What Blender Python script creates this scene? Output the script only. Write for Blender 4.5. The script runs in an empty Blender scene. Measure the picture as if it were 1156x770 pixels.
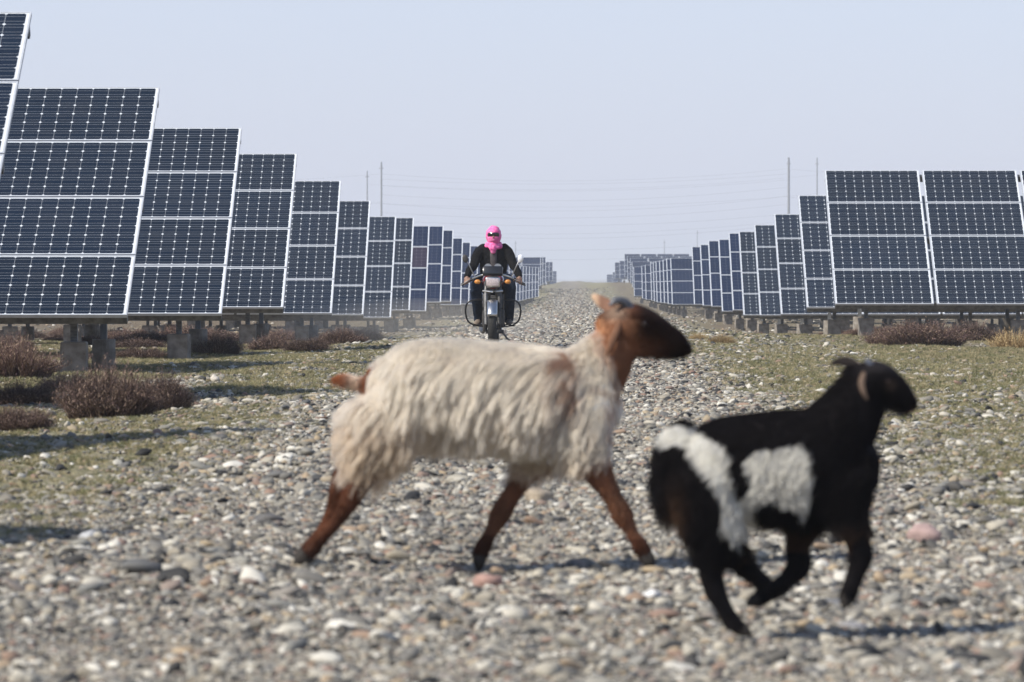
import bpy, bmesh, math, random
import numpy as np
from mathutils import Vector, Matrix, Euler, noise as mn

random.seed(7)
RNG = np.random.default_rng(7)
scene = bpy.context.scene
COL = scene.collection
PI = math.pi
def R(a): return math.radians(a)

# ------------------------------------------------------------------ materials
def new_mat(name):
    m = bpy.data.materials.new(name); m.use_nodes = True
    nt = m.node_tree
    return m, nt, nt.nodes['Principled BSDF'], nt.nodes, nt.links

def mat_noise(name, c1, c2, scale=20, rough=.7, metal=0, bump=0.0, bscale=None, dist=.01, detail=5, spec=.5, coat=0):
    m, nt, b, N, L = new_mat(name)
    tc = N.new('ShaderNodeTexCoord')
    no = N.new('ShaderNodeTexNoise'); no.inputs['Scale'].default_value = scale; no.inputs['Detail'].default_value = detail
    L.new(tc.outputs['Object'], no.inputs['Vector'])
    cr = N.new('ShaderNodeValToRGB')
    cr.color_ramp.elements[0].position = .35; cr.color_ramp.elements[1].position = .65
    cr.color_ramp.elements[0].color = (*c1, 1); cr.color_ramp.elements[1].color = (*c2, 1)
    L.new(no.outputs['Fac'], cr.inputs['Fac']); L.new(cr.outputs['Color'], b.inputs['Base Color'])
    b.inputs['Roughness'].default_value = rough; b.inputs['Metallic'].default_value = metal
    b.inputs['Specular IOR Level'].default_value = spec
    if coat: b.inputs['Coat Weight'].default_value = coat
    if bump:
        n2 = N.new('ShaderNodeTexNoise'); n2.inputs['Scale'].default_value = bscale or scale * 3; n2.inputs['Detail'].default_value = 4
        L.new(tc.outputs['Object'], n2.inputs['Vector'])
        bp = N.new('ShaderNodeBump'); bp.inputs['Strength'].default_value = bump; bp.inputs['Distance'].default_value = dist
        L.new(n2.outputs['Fac'], bp.inputs['Height']); L.new(bp.outputs['Normal'], b.inputs['Normal'])
    return m

def mat_attr(name, attr, rough=.85, spec=.2, bump=0, bscale=120, dist=.004, vary=0.0, transl=0.0):
    m, nt, b, N, L = new_mat(name)
    a = N.new('ShaderNodeAttribute'); a.attribute_name = attr
    src = a.outputs['Color']
    if vary:
        oi = N.new('ShaderNodeObjectInfo')
        mr = N.new('ShaderNodeMapRange'); mr.inputs['To Min'].default_value = 1 - vary; mr.inputs['To Max'].default_value = 1 + vary
        L.new(oi.outputs['Random'], mr.inputs['Value'])
        vm = N.new('ShaderNodeVectorMath'); vm.operation = 'SCALE'
        L.new(src, vm.inputs[0]); L.new(mr.outputs['Result'], vm.inputs['Scale']); src = vm.outputs['Vector']
    L.new(src, b.inputs['Base Color'])
    b.inputs['Roughness'].default_value = rough; b.inputs['Specular IOR Level'].default_value = spec
    if bump:
        tc = N.new('ShaderNodeTexCoord')
        n2 = N.new('ShaderNodeTexNoise'); n2.inputs['Scale'].default_value = bscale
        L.new(tc.outputs['Object'], n2.inputs['Vector'])
        bp = N.new('ShaderNodeBump'); bp.inputs['Strength'].default_value = bump; bp.inputs['Distance'].default_value = dist
        L.new(n2.outputs['Fac'], bp.inputs['Height']); L.new(bp.outputs['Normal'], b.inputs['Normal'])
    if transl:
        out = N['Material Output']
        tr = N.new('ShaderNodeBsdfTranslucent'); L.new(src, tr.inputs['Color'])
        mx = N.new('ShaderNodeMixShader'); mx.inputs[0].default_value = transl
        L.new(b.outputs[0], mx.inputs[1]); L.new(tr.outputs[0], mx.inputs[2]); L.new(mx.outputs[0], out.inputs['Surface'])
    return m

def cell_mat(name, c_lo, c_hi, mono=True):
    """photovoltaic laminate: 10 x 6 cells on a white backsheet, busbars, chamfered corners"""
    m, nt, b, N, L = new_mat(name)
    uv = N.new('ShaderNodeUVMap')
    sp = N.new('ShaderNodeSeparateXYZ'); L.new(uv.outputs['UV'], sp.inputs[0])
    def M(op, a, c=None, d=None):
        n = N.new('ShaderNodeMath'); n.operation = op
        for i, v in enumerate((a, c, d)):
            if v is None: continue
            if isinstance(v, (int, float)): n.inputs[i].default_value = v
            else: L.new(v, n.inputs[i])
        return n.outputs[0]
    X, Y = sp.outputs[0], sp.outputs[1]      # UV in cell units, 0..10 and 0..6 inside the cell field
    fx = M('ABSOLUTE', M('SUBTRACT', M('FRACT', X), .5)); fy = M('ABSOLUTE', M('SUBTRACT', M('FRACT', Y), .5))
    ex = M('SUBTRACT', .5, fx); ey = M('SUBTRACT', .5, fy)      # distance to the nearest cell border
    out_x = M('GREATER_THAN', M('ABSOLUTE', M('SUBTRACT', X, 5)), 4.99)
    out_y = M('GREATER_THAN', M('ABSOLUTE', M('SUBTRACT', Y, 3)), 2.99)
    outside = M('MAXIMUM', out_x, out_y)
    white = outside
    if mono:
        dia = M('LESS_THAN', M('ADD', ex, ey), .105)
        gx = M('MULTIPLY', M('LESS_THAN', ex, .014), .34); gy = M('MULTIPLY', M('LESS_THAN', ey, .018), .24)
        bus = M('MULTIPLY', M('LESS_THAN', M('ABSOLUTE', M('SUBTRACT', fy, .22)), .012), .30)
        white = M('MAXIMUM', M('MAXIMUM', white, dia), M('MAXIMUM', M('MAXIMUM', gx, gy), bus))
    else:
        gx = M('MULTIPLY', M('LESS_THAN', ex, .014), .22); gy = M('MULTIPLY', M('LESS_THAN', ey, .014), .22)
        white = M('MAXIMUM', white, M('MAXIMUM', gx, gy))
    oi = N.new('ShaderNodeObjectInfo')
    wn = N.new('ShaderNodeTexWhiteNoise'); wn.noise_dimensions = '3D'
    cb = N.new('ShaderNodeCombineXYZ'); L.new(M('FLOOR', X), cb.inputs[0]); L.new(M('FLOOR', Y), cb.inputs[1]); L.new(M('MULTIPLY', oi.outputs['Random'], 97.0), cb.inputs[2])
    L.new(cb.outputs[0], wn.inputs['Vector'])
    tone = M('ADD', M('MULTIPLY', wn.outputs['Value'], .3), M('MULTIPLY', oi.outputs['Random'], .7))
    mx = N.new('ShaderNodeMix'); mx.data_type = 'RGBA'
    mx.inputs['A'].default_value = (*c_lo, 1); mx.inputs['B'].default_value = (*c_hi, 1); L.new(tone, mx.inputs['Factor'])
    m2 = N.new('ShaderNodeMix'); m2.data_type = 'RGBA'; m2.inputs['B'].default_value = (.62, .65, .68, 1)
    L.new(mx.outputs['Result'], m2.inputs['A']); L.new(white, m2.inputs['Factor'])
    # a thin film of desert dust
    tc = N.new('ShaderNodeTexCoord'); dn = N.new('ShaderNodeTexNoise'); dn.inputs['Scale'].default_value = 2.5; dn.inputs['Detail'].default_value = 6
    L.new(tc.outputs['Object'], dn.inputs['Vector'])
    df = M('MULTIPLY', M('SUBTRACT', dn.outputs['Fac'], .3), .06)
    m3 = N.new('ShaderNodeMix'); m3.data_type = 'RGBA'; m3.inputs['B'].default_value = (.35, .30, .24, 1); m3.clamp_factor = True
    L.new(m2.outputs['Result'], m3.inputs['A']); L.new(df, m3.inputs['Factor'])
    L.new(m3.outputs['Result'], b.inputs['Base Color'])
    b.inputs['Roughness'].default_value = .12; b.inputs['IOR'].default_value = 1.27
    return m

M = {}
M['cells'] = cell_mat('mono_cells', (.004, .010, .021), (.007, .015, .031))
M['cells_blue'] = cell_mat('poly_cells', (.006, .014, .038), (.011, .021, .054), mono=False)
M['cells_brown'] = cell_mat('brown_cells', (.028, .022, .040), (.034, .028, .048), mono=False)
M['alu'] = mat_noise('aluminium_frame', (.46, .48, .51), (.56, .58, .61), 8, .5, .25)
M['backsheet'] = mat_noise('backsheet', (.45, .46, .47), (.55, .56, .57), 5, .7)
M['steel'] = mat_noise('galvanised_steel', (.10, .105, .11), (.19, .195, .20), 14, .6, .4, .2)
M['concrete'] = mat_noise('concrete', (.15, .125, .10), (.27, .245, .21), 9, .92, 0, .5, 60)
M['pole'] = mat_noise('weathered_pole', (.20, .21, .23), (.28, .29, .31), 6, .8)
M['wire'] = mat_noise('wire', (.16, .17, .19), (.22, .23, .25), 3, .5)
M['black_paint'] = mat_noise('black_paint', (.008, .008, .009), (.014, .013, .013), 12, .28, 0, 0, coat=.4)
M['rubber'] = mat_noise('rubber', (.012, .012, .012), (.03, .028, .025), 40, .85, 0, .5, 160)
M['dusty_black'] = mat_noise('dusty_black', (.012, .012, .013), (.05, .045, .04), 18, .55)
M['chrome'] = mat_noise('chrome', (.50, .49, .47), (.68, .66, .63), 10, .28, 1)
M['engine'] = mat_noise('engine_metal', (.10, .10, .10), (.20, .195, .19), 25, .5, .7)
M['red_paint'] = mat_noise('dark_red_paint', (.16, .008, .006), (.22, .014, .01), 5, .22, 0, 0, coat=.8)
M['amber'] = mat_noise('amber_lens', (.50, .18, .02), (.62, .25, .04), 5, .2, 0, 0, coat=.5)
M['lens'] = mat_noise('lamp_glass', (.42, .34, .34), (.62, .54, .52), 60, .15, 0, .3, 90, coat=.6)
M['mirror'] = mat_noise('mirror_glass', (.9, .9, .92), (.95, .95, .97), 3, .03, 1)
M['mirror_glint'] = mat_noise('mirror_back_sun_glint', (.85, .85, .86), (.93, .93, .94), 5, .35, .3)  # near-white colour stands in for sun reflecting off the chrome back
M['skin'] = mat_noise('skin', (.20, .11, .075), (.25, .145, .095), 18, .55)
M['eyes'] = mat_noise('eyeball', (.03, .02, .015), (.05, .03, .02), 4, .15)
M['jacket'] = mat_noise('black_jacket_cloth', (.004, .004, .0045), (.009, .0085, .009), 30, .9, 0, .7, 22, .02, 5, .12)
M['shirt'] = mat_noise('grey_shirt_cloth', (.06, .055, .055), (.10, .09, .09), 30, .85, 0, .5, 30)
M['jeans'] = mat_noise('dark_blue_jeans', (.005, .009, .018), (.011, .018, .034), 34, .9, 0, .6, 26, .015, 5, .12)
M['shoe'] = mat_noise('dusty_shoe', (.10, .075, .055), (.20, .16, .12), 22, .8)
M['scarf'] = mat_noise('pink_scarf', (.78, .09, .32), (.90, .24, .48), 26, .7, 0, .8, 18, .02)
M['horn'] = mat_noise('horn', (.42, .35, .27), (.62, .54, .43), 22, .5, 0, .5, 120)
M['horn_dark'] = mat_noise('dark_horn_grey', (.05, .055, .07), (.16, .16, .17), 30, .4)
M['hoof'] = mat_noise('hoof', (.012, .009, .007), (.024, .018, .013), 30, .8)
M['nose'] = mat_noise('nose_skin', (.02, .014, .012), (.035, .022, .02), 60, .45)
M['coat'] = mat_attr('animal_coat', 'Col', .8, .15, .5, 160, .003)
M['hair'] = mat_attr('fleece_strands', 'tint', .9, .05, transl=0.5)
def wool_mat():
    m = bpy.data.materials.new('wool_strands'); m.use_nodes = True; nt = m.node_tree; nt.nodes.clear(); N = nt.nodes; L = nt.links
    a = N.new('ShaderNodeAttribute'); a.attribute_name = 'tint'
    h = N.new('ShaderNodeBsdfHairPrincipled'); h.parametrization = 'COLOR'; L.new(a.outputs['Color'], h.inputs['Color'])
    h.inputs['Roughness'].default_value = .55; h.inputs['Radial Roughness'].default_value = .7
    d = N.new('ShaderNodeBsdfDiffuse'); L.new(a.outputs['Color'], d.inputs['Color'])
    t = N.new('ShaderNodeBsdfTranslucent'); L.new(a.outputs['Color'], t.inputs['Color'])
    m1 = N.new('ShaderNodeMixShader'); m1.inputs[0].default_value = .4; L.new(d.outputs[0], m1.inputs[1]); L.new(t.outputs[0], m1.inputs[2])
    m2 = N.new('ShaderNodeMixShader'); m2.inputs[0].default_value = .65; L.new(m1.outputs[0], m2.inputs[1]); L.new(h.outputs[0], m2.inputs[2])
    o = N.new('ShaderNodeOutputMaterial'); L.new(m2.outputs[0], o.inputs['Surface']); return m
M['wool'] = wool_mat()
M['bush'] = mat_attr('dry_shrub', 'Col', .9, .1, vary=.18, transl=.15)

# ------------------------------------------------------------------ tagging
def tag(o, label=None, cat=None, group=None, kind=None):
    if label: o['label'] = label
    if cat: o['category'] = cat
    if group: o['group'] = group
    if kind: o['kind'] = kind
    return o
def empty(name, loc, rz=0):
    o = bpy.data.objects.new(name, None); COL.objects.link(o); o.empty_display_size = .2
    o.location = loc; o.rotation_euler = (0, 0, rz); return o
def link(name, me, parent=None, mats=None, smooth=False):
    if mats:
        for m in (mats if isinstance(mats, (list, tuple)) else [mats]): me.materials.append(m)
    if smooth: me.polygons.foreach_set('use_smooth', [True] * len(me.polygons))
    o = bpy.data.objects.new(name, me); COL.objects.link(o)
    if parent: o.parent = parent
    return o
def copy_obj(o, parent=None, **kw):
    c = o.copy(); COL.objects.link(c); c.parent = parent
    for k, v in kw.items(): setattr(c, k, v)
    return c

# ------------------------------------------------------------------ mesh collector
def catmull(P, k):
    P = np.asarray(P, float)
    if len(P) < 3 or k < 2: return P
    Q = np.vstack([2 * P[0] - P[1], P, 2 * P[-1] - P[-2]]); out = []
    for i in range(1, len(Q) - 2):
        for t in np.linspace(0, 1, k, endpoint=False):
            a, b, c, d = Q[i - 1], Q[i], Q[i + 1], Q[i + 2]
            out.append(.5 * ((2 * b) + (-a + c) * t + (2 * a - 5 * b + 4 * c - d) * t * t + (-a + 3 * b - 3 * c + d) * t ** 3))
    out.append(P[-1]); return np.array(out)

class MB:
    def __init__(s): s.v = []; s.f = []; s.m = []
    def add(s, V, F, mi=0):
        o = len(s.v); s.v += [tuple(map(float, p)) for p in V]; s.f += [tuple(o + i for i in f) for f in F]; s.m += [mi] * len(F); return s
    def box(s, c, d, rot=None, mi=0, bev=0):
        bm = bmesh.new(); bmesh.ops.create_cube(bm, size=1)
        bmesh.ops.scale(bm, vec=d, verts=bm.verts)
        if bev: bmesh.ops.bevel(bm, geom=bm.edges[:], offset=bev, segments=2, affect='EDGES', profile=.5)
        Mx = Matrix.Translation(c) @ (Euler(rot).to_matrix().to_4x4() if rot else Matrix())
        bm.transform(Mx); bm.verts.index_update()
        s.add([v.co for v in bm.verts], [[v.index for v in f.verts] for f in bm.faces], mi); bm.free(); return s
    def tube(s, P, ra, rb=None, ref=(1, 0, 0), n=12, k=4, mi=0, cap=True):
        """P nodes, ra radius across, rb radius along ref"""
        P = np.asarray(P, float); m = len(P)
        ra = np.full(m, ra, float) if np.isscalar(ra) else np.asarray(ra, float)
        rb = ra.copy() if rb is None else (np.full(m, rb, float) if np.isscalar(rb) else np.asarray(rb, float))
        A = catmull(np.column_stack([P, ra, rb]), k); P, ra, rb = A[:, :3], np.maximum(A[:, 3], 1e-4), np.maximum(A[:, 4], 1e-4)
        T = np.gradient(P, axis=0); T /= np.linalg.norm(T, axis=1)[:, None] + 1e-12
        if cap == 'round':
            def caps(p, t, a, b, sg):
                return [(p + sg * t * min(a, b) * math.sin(q), t, a * math.cos(q), b * math.cos(q)) for q in (R(25), R(50), R(72))]
            c0 = caps(P[0], T[0], ra[0], rb[0], -1)[::-1]; c1 = caps(P[-1], T[-1], ra[-1], rb[-1], 1)
            P = np.vstack([[c[0] for c in c0], P, [c[0] for c in c1]]); T = np.vstack([[c[1] for c in c0], T, [c[1] for c in c1]])
            ra = np.concatenate([[c[2] for c in c0], ra, [c[2] for c in c1]]); rb = np.concatenate([[c[3] for c in c0], rb, [c[3] for c in c1]])
        ref = np.asarray(ref, float); V = []; prev = ref
        for p, t, a, b in zip(P, T, ra, rb):
            l = ref - t * ref.dot(t)
            if np.linalg.norm(l) < .25: l = prev - t * prev.dot(t)
            l /= np.linalg.norm(l) + 1e-12; prev = l
            u = np.cross(t, l)
            for j in range(n):
                q = 2 * PI * j / n; V.append(p + l * b * math.cos(q) + u * a * math.sin(q))
        F = []
        for i in range(len(P) - 1):
            for j in range(n):
                F.append((i * n + j, i * n + (j + 1) % n, (i + 1) * n + (j + 1) % n, (i + 1) * n + j))
        if cap:
            F.append(tuple(reversed(range(n)))); F.append(tuple((len(P) - 1) * n + j for j in range(n)))
        return s.add(V, F, mi)
    def ball(s, c, r, mi=0, n=16, rot=None):
        r = (r, r, r) if np.isscalar(r) else r
        bm = bmesh.new(); bmesh.ops.create_uvsphere(bm, u_segments=n, v_segments=max(6, n // 2), radius=1)
        Mx = Matrix.Translation(c) @ (Euler(rot).to_matrix().to_4x4() if rot else Matrix()) @ Matrix.Diagonal((*r, 1))
        bm.transform(Mx); bm.verts.index_update()
        s.add([v.co for v in bm.verts], [[v.index for v in f.verts] for f in bm.faces], mi); bm.free(); return s
    def lathe(s, prof, c=(0, 0, 0), axis='X', n=40, mi=0, closed=True):
        """prof: (radius, offset along axis) loop"""
        V = []; m = len(prof)
        for j in range(n):
            q = 2 * PI * j / n
            for r, o in prof:
                a, b = r * math.cos(q), r * math.sin(q)
                V.append({'X': (o, a, b), 'Y': (a, o, b), 'Z': (a, b, o)}[axis])
        V = np.array(V) + np.array(c); F = []
        for j in range(n):
            for i in range(m if closed else m - 1):
                F.append((j * m + i, j * m + (i + 1) % m, ((j + 1) % n) * m + (i + 1) % m, ((j + 1) % n) * m + i))
        return s.add(V, F, mi)
    def mesh(s, name='mesh'):
        me = bpy.data.meshes.new(name); me.from_pydata(s.v, [], s.f); me.polygons.foreach_set('material_index', s.m); me.update()
        bm = bmesh.new(); bm.from_mesh(me); bmesh.ops.recalc_face_normals(bm, faces=bm.faces); bm.to_mesh(me); bm.free()
        return me
    def build(s, name, mats, parent=None, smooth=True):
        o = link(name, s.mesh(name), parent, mats)
        if smooth: o.data.shade_smooth() if not hasattr(o.data, 'set_sharp_from_angle') else (o.data.shade_smooth(), o.data.set_sharp_from_angle(angle=R(38)))
        return o

def remeshed(mb, voxel, smooth=6, sub=0):
    """union the overlapping closed shapes of mb into one continuous skin"""
    me = mb.mesh('raw'); o = bpy.data.objects.new('raw', me); COL.objects.link(o)
    md = o.modifiers.new('r', 'REMESH'); md.mode = 'VOXEL'; md.voxel_size = voxel; md.use_smooth_shade = True
    if smooth:
        sm = o.modifiers.new('s', 'SMOOTH'); sm.iterations = smooth; sm.factor = .5
    dg = bpy.context.evaluated_depsgraph_get()
    out = bpy.data.meshes.new_from_object(o.evaluated_get(dg))
    bpy.data.objects.remove(o); bpy.data.meshes.remove(me)
    out.polygons.foreach_set('use_smooth', [True] * len(out.polygons))
    out.materials.clear()
    return out

def paint(me, fn):
    n = len(me.vertices); co = np.empty(n * 3); me.vertices.foreach_get('co', co); co = co.reshape(-1, 3)
    c = np.ones((n, 4)); c[:, :3] = fn(co)
    a = me.color_attributes.new('Col', 'FLOAT_COLOR', 'POINT'); a.data.foreach_set('color', c.ravel())
def vnoise(co, s, seed=0.0):
    return np.array([mn.noise((p[0] * s + seed, p[1] * s, p[2] * s - seed)) for p in co])
def sstep(a, b, x):
    t = np.clip((x - a) / (b - a), 0, 1); return t * t * (3 - 2 * t)

# ------------------------------------------------------------------ the solar arrays (front edge: X, Y, height; rise)
LEFT = [(-4.15, 11.0, .60, 2.26), (-4.15, 20.4, .62, 2.26), (-4.12, 30.47, 0.70, 2.26), (-4.15, 41.31, 0.58, 2.27), (-4.15, 52.5, 0.5, 2.32), (-4.15, 63.77, 0.5, 2.31), (-4.15, 76.69, 0.31, 2.37), (-4.15, 88.38, 0.19, 2.33), (-4.15, 101.87, 0.01, 2.37), (-4.15, 113.75, 0.09, 2.42), (-4.15, 126.51, -0.03, 2.47), (-4.15, 140.92, 0.14, 2.46), (-4.15, 152.86, 0.1, 2.49), (-4.15, 166.54, -0.1, 2.53), (-4.15, 179.69, -0.15, 2.52), (-4.15, 194.52, -0.24, 2.57)]
LEFT_FAR = []
for i in range(7):      # curve behind the rider
    t = i / 7; LEFT_FAR.append((-4.1 + .45 * t, 207 + 12.2 * i, -.28 - .38 * t, 2.5))
for i, px in enumerate((583, 587, 590.5, 594, 597.5, 601, 604.5, 608)):
    D = 293 + i * 10; LEFT_FAR.append(((px - 645) * D / 5000, D, -.70 + i * .005, 2.42))
LEFT_FAR += [(-2.66, 383, .18, 2.5), (-2.56, 398, .26, 2.5), (-2.4, 414, .34, 2.5), (-2.6, 520, .45, 2.3), (-2.25, 536, .5, 2.3), (-2.4, 725, -.25, 2.2)]
RIGHT = [(4.4, 73.98, 0.49, 2.31), (4.4, 82.89, 0.37, 2.16), (4.4, 93.09, 0.16, 2.15), (4.4, 103.55, 0.05, 2.15), (4.4, 113.39, -0.03, 2.17), (4.4, 120.88, 0.04, 2.13), (4.4, 129.52, -0.06, 2.13), (4.4, 139.42, 0.02, 2.09), (4.4, 148.48, -0.01, 2.06), (4.4, 159.05, -0.04, 2.09)]
RIGHT_FAR = [(4.4, 193.84, -0.25, 2.04), (4.4, 202.16, -0.28, 2.06), (4.4, 210.14, -0.29, 2.06), (4.4, 218.78, -0.32, 2.08), (4.4, 228.16, -0.35, 2.11), (4.4, 235.69, -0.34, 2.09), (4.4, 243.74, -0.34, 2.06), (4.4, 261.6, -0.38, 2.05), (4.4, 275.02, -0.39, 2.04), (4.4, 310.83, -0.38, 2.06),
    (5.3, 385, .10, 2.2), (5.4, 405, .40, 2.3), (5.46, 430, .69, 2.3), (5.5, 457, .95, 2.4), (5.9, 540, .75, 2.2), (5.9, 600, .75, 2.2), (7.1, 760, -.3, 2.1), (7.2, 900, -.6, 2.1)]

# ------------------------------------------------------------------ terrain height
OFF = .55
def prof(rows):
    pts = [(y + 1.5, z - OFF) for (_, y, z, h) in rows if y > 38]
    return [(-100, 0), (35, 0)] + pts
PL = prof(LEFT + LEFT_FAR); PR = prof(RIGHT + RIGHT_FAR)
PL += [(900, -1.2), (1600, -2.5), (20000, -2.5)]
PR += [(1200, -1.6), (1700, -2.5), (20000, -2.5)]
PC = [(-100, 0), (62, 0), (100, -.2), (150, -.46), (200, -.72), (260, -.88), (340, -.88), (400, -.27), (450, -.06), (520, .10), (620, .24), (720, .26), (900, -.3), (1600, -2.5), (20000, -2.5)]
def terrain(x, y):
    x = np.asarray(x, float); y = np.asarray(y, float)
    def P(p):
        a = np.array(p)
        return (np.interp(y, a[:, 0], a[:, 1]) + np.interp(y - 3, a[:, 0], a[:, 1]) + np.interp(y + 3, a[:, 0], a[:, 1])) / 3
    l = sstep(1.2, 3.9, -x); r = sstep(1.4, 4.0, x)
    z = P(PC) * (1 - l - r) + P(PL) * l + P(PR) * r
    z = z + .022 * np.sin(x * 1.7 + y * .31) * np.sin(y * .43 + 1.3) + .012 * np.sin(x * 3.9 - y * .9)
    z = z + .035 * sstep(.4, 1.1, np.abs(x + .25)) * (1 - sstep(2.5, 3.5, np.abs(x))) * sstep(16, 24, y)   # low shoulders of the track
    return z
def tz(x, y): return float(terrain(x, y))

_rand = RNG.random((64, 64))
def smooth2(x, y, s):
    """cheap value noise 0..1"""
    X = x * s; Y = y * s; i = np.floor(X).astype(int); j = np.floor(Y).astype(int); fx = X - i; fy = Y - j
    fx = fx * fx * (3 - 2 * fx); fy = fy * fy * (3 - 2 * fy)
    g = lambda a, b: _rand[a % 64, b % 64]
    return (g(i, j) * (1 - fx) + g(i + 1, j) * fx) * (1 - fy) + (g(i, j + 1) * (1 - fx) + g(i + 1, j + 1) * fx) * fy
def veg(x, y):
    """how green the ground is, 0..1"""
    n = .5 * smooth2(x, y * .35, .9) + .3 * smooth2(x + 9, y * .4, 2.3) + .2 * smooth2(x + 31, y + 7, 5.1)
    left = np.maximum(sstep(1.2, 2.4, -x) * sstep(14.5, 20, y), .9 * sstep(1.6, 2.1, -x) * sstep(13, 16, y))
    right = np.maximum(sstep(.9, 2.0, x) * sstep(20, 30, y), .75 * sstep(1.3, 1.9, x) * sstep(13.5, 18, y))
    track = .6 * sstep(.7, 1.5, np.abs(x + .1)) * sstep(60, 110, y)
    w = np.maximum(np.maximum(left, right), track)
    return w * sstep(.14, .42, n)
def soil(x, y):
    """dry brown scrub soil, 0..1"""
    n = smooth2(x * 1.3, y * .5, .6)
    return np.clip(sstep(3.6, 4.8, -x) * sstep(18, 26, y) * (.55 + .6 * n) + sstep(3.2, 4.6, x) * sstep(45, 56, y) * (.4 + .6 * n), 0, 1)

def axis_grid(segs):
    out = []
    for a, b, d in segs: out += list(np.arange(a, b, d))
    return np.array(out + [segs[-1][1]])
xs = axis_grid([(-9000, -1500, 1500), (-1500, -200, 260), (-200, -40, 20), (-40, -12, 4), (-12, 12, .3), (12, 40, 4), (40, 200, 20), (200, 1500, 260), (1500, 9000, 1500)])
ys = axis_grid([(-60, 4, 8), (4, 60, .3), (60, 130, .8), (130, 400, 3), (400, 1000, 15), (1000, 3000, 200), (3000, 15000, 1500)])
GX, GY = np.meshgrid(xs, ys); GZ = terrain(GX, GY)
me = bpy.data.meshes.new('ground'); nx, ny = len(xs), len(ys)
idx = np.arange(nx * ny).reshape(ny, nx)
F = np.stack([idx[:-1, :-1], idx[:-1, 1:], idx[1:, 1:], idx[1:, :-1]], -1).reshape(-1, 4)
me.from_pydata(np.stack([GX, GY, GZ], -1).reshape(-1, 3).tolist(), [], F.tolist())
a = me.attributes.new('veg', 'FLOAT', 'POINT'); a.data.foreach_set('value', veg(GX, GY).ravel().astype(np.float32))
a = me.attributes.new('soil', 'FLOAT', 'POINT'); a.data.foreach_set('value', soil(GX, GY).ravel().astype(np.float32))

m, nt, b, N, L = new_mat('gravel_ground')
geo = N.new('ShaderNodeNewGeometry')
def noise_node(scale, detail=4, vec=None, rough=.5):
    n = N.new('ShaderNodeTexNoise'); n.inputs['Scale'].default_value = scale; n.inputs['Detail'].default_value = detail; n.inputs['Roughness'].default_value = rough
    L.new(vec or geo.outputs['Position'], n.inputs['Vector']); return n
def ramp(src, stops):
    c = N.new('ShaderNodeValToRGB'); e = c.color_ramp.elements
    e[0].position, e[0].color = stops[0][0], (*stops[0][1], 1); e[1].position, e[1].color = stops[-1][0], (*stops[-1][1], 1)
    for p, col in stops[1:-1]:
        q = e.new(p); q.color = (*col, 1)
    L.new(src, c.inputs['Fac']); return c.outputs['Color']
def mix(a, b_, f, mode='MIX'):
    n = N.new('ShaderNodeMix'); n.data_type = 'RGBA'; n.blend_type = mode
    for k, v in (('A', a), ('B', b_), ('Factor', f)):
        if isinstance(v, (int, float)): n.inputs[k].default_value = v
        elif isinstance(v, tuple): n.inputs[k].default_value = (*v, 1)
        else: L.new(v, n.inputs[k])
    return n.outputs['Result']
vo = N.new('ShaderNodeTexVoronoi'); vo.inputs['Scale'].default_value = 28; L.new(geo.outputs['Position'], vo.inputs['Vector'])
vsep = N.new('ShaderNodeSeparateColor'); L.new(vo.outputs['Color'], vsep.inputs[0])
STONES = [(0, (.05, .048, .045)), (.18, (.13, .12, .11)), (.36, (.21, .195, .17)), (.52, (.155, .155, .155)), (.66, (.25, .22, .18)), (.8, (.21, .165, .135)), (.92, (.34, .32, .285)), (1, (.48, .46, .42))]
pebble = ramp(vsep.outputs[0], STONES)
vo2 = N.new('ShaderNodeTexVoronoi'); vo2.inputs['Scale'].default_value = 9; L.new(geo.outputs['Position'], vo2.inputs['Vector'])
vs2 = N.new('ShaderNodeSeparateColor'); L.new(vo2.outputs['Color'], vs2.inputs[0])
big = ramp(vs2.outputs[1], STONES)
base = mix(pebble, big, .35)
sandy = noise_node(1.3, 6)
base = mix(base, (.27, .235, .18), ramp(sandy.outputs['Fac'], [(.35, (.15, .15, .15)), (.7, (.5, .5, .5))]))
bands_ = noise_node(.35, 8, rough=.8); base = mix(base, ramp(bands_.outputs['Fac'], [(.32, (.55, .55, .55)), (.5, (1.15, 1.13, 1.05)), (.68, (1.55, 1.5, 1.36))]), .8, 'MULTIPLY')
av = N.new('ShaderNodeAttribute'); av.attribute_name = 'veg'; asl = N.new('ShaderNodeAttribute'); asl.attribute_name = 'soil'
gn = noise_node(14, 6, rough=.7)
green = ramp(gn.outputs['Fac'], [(.3, (.10, .095, .042)), (.46, (.18, .168, .080)), (.56, (.27, .235, .135)), (.70, (.37, .33, .22))])
sn = noise_node(5, 7, rough=.7)
brown = ramp(sn.outputs['Fac'], [(.3, (.08, .058, .042)), (.48, (.15, .115, .08)), (.6, (.22, .175, .11)), (.75, (.30, .25, .17))])
def mth(op, a, c):
    n = N.new('ShaderNodeMath'); n.operation = op
    for i, v in enumerate((a, c)):
        if isinstance(v, (int, float)): n.inputs[i].default_value = v
        else: L.new(v, n.inputs[i])
    n.use_clamp = True; return n.outputs[0]
br = noise_node(22, 5, rough=.75)
vfac = mth('MULTIPLY', av.outputs['Fac'], mth('MULTIPLY', mth('SUBTRACT', br.outputs['Fac'], .34), 4.5))
col = mix(base, green, vfac); col = mix(col, brown, asl.outputs['Fac'])
fines = noise_node(2.6, 6, rough=.7); ff = ramp(fines.outputs['Fac'], [(.45, (0, 0, 0)), (.62, (.8, .8, .8))])
L.new(col, b.inputs['Base Color']); b.inputs['Roughness'].default_value = .95; b.inputs['Specular IOR Level'].default_value = .15
bp = N.new('ShaderNodeBump'); bp.inputs['Strength'].default_value = 1; bp.inputs['Distance'].default_value = .02
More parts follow.
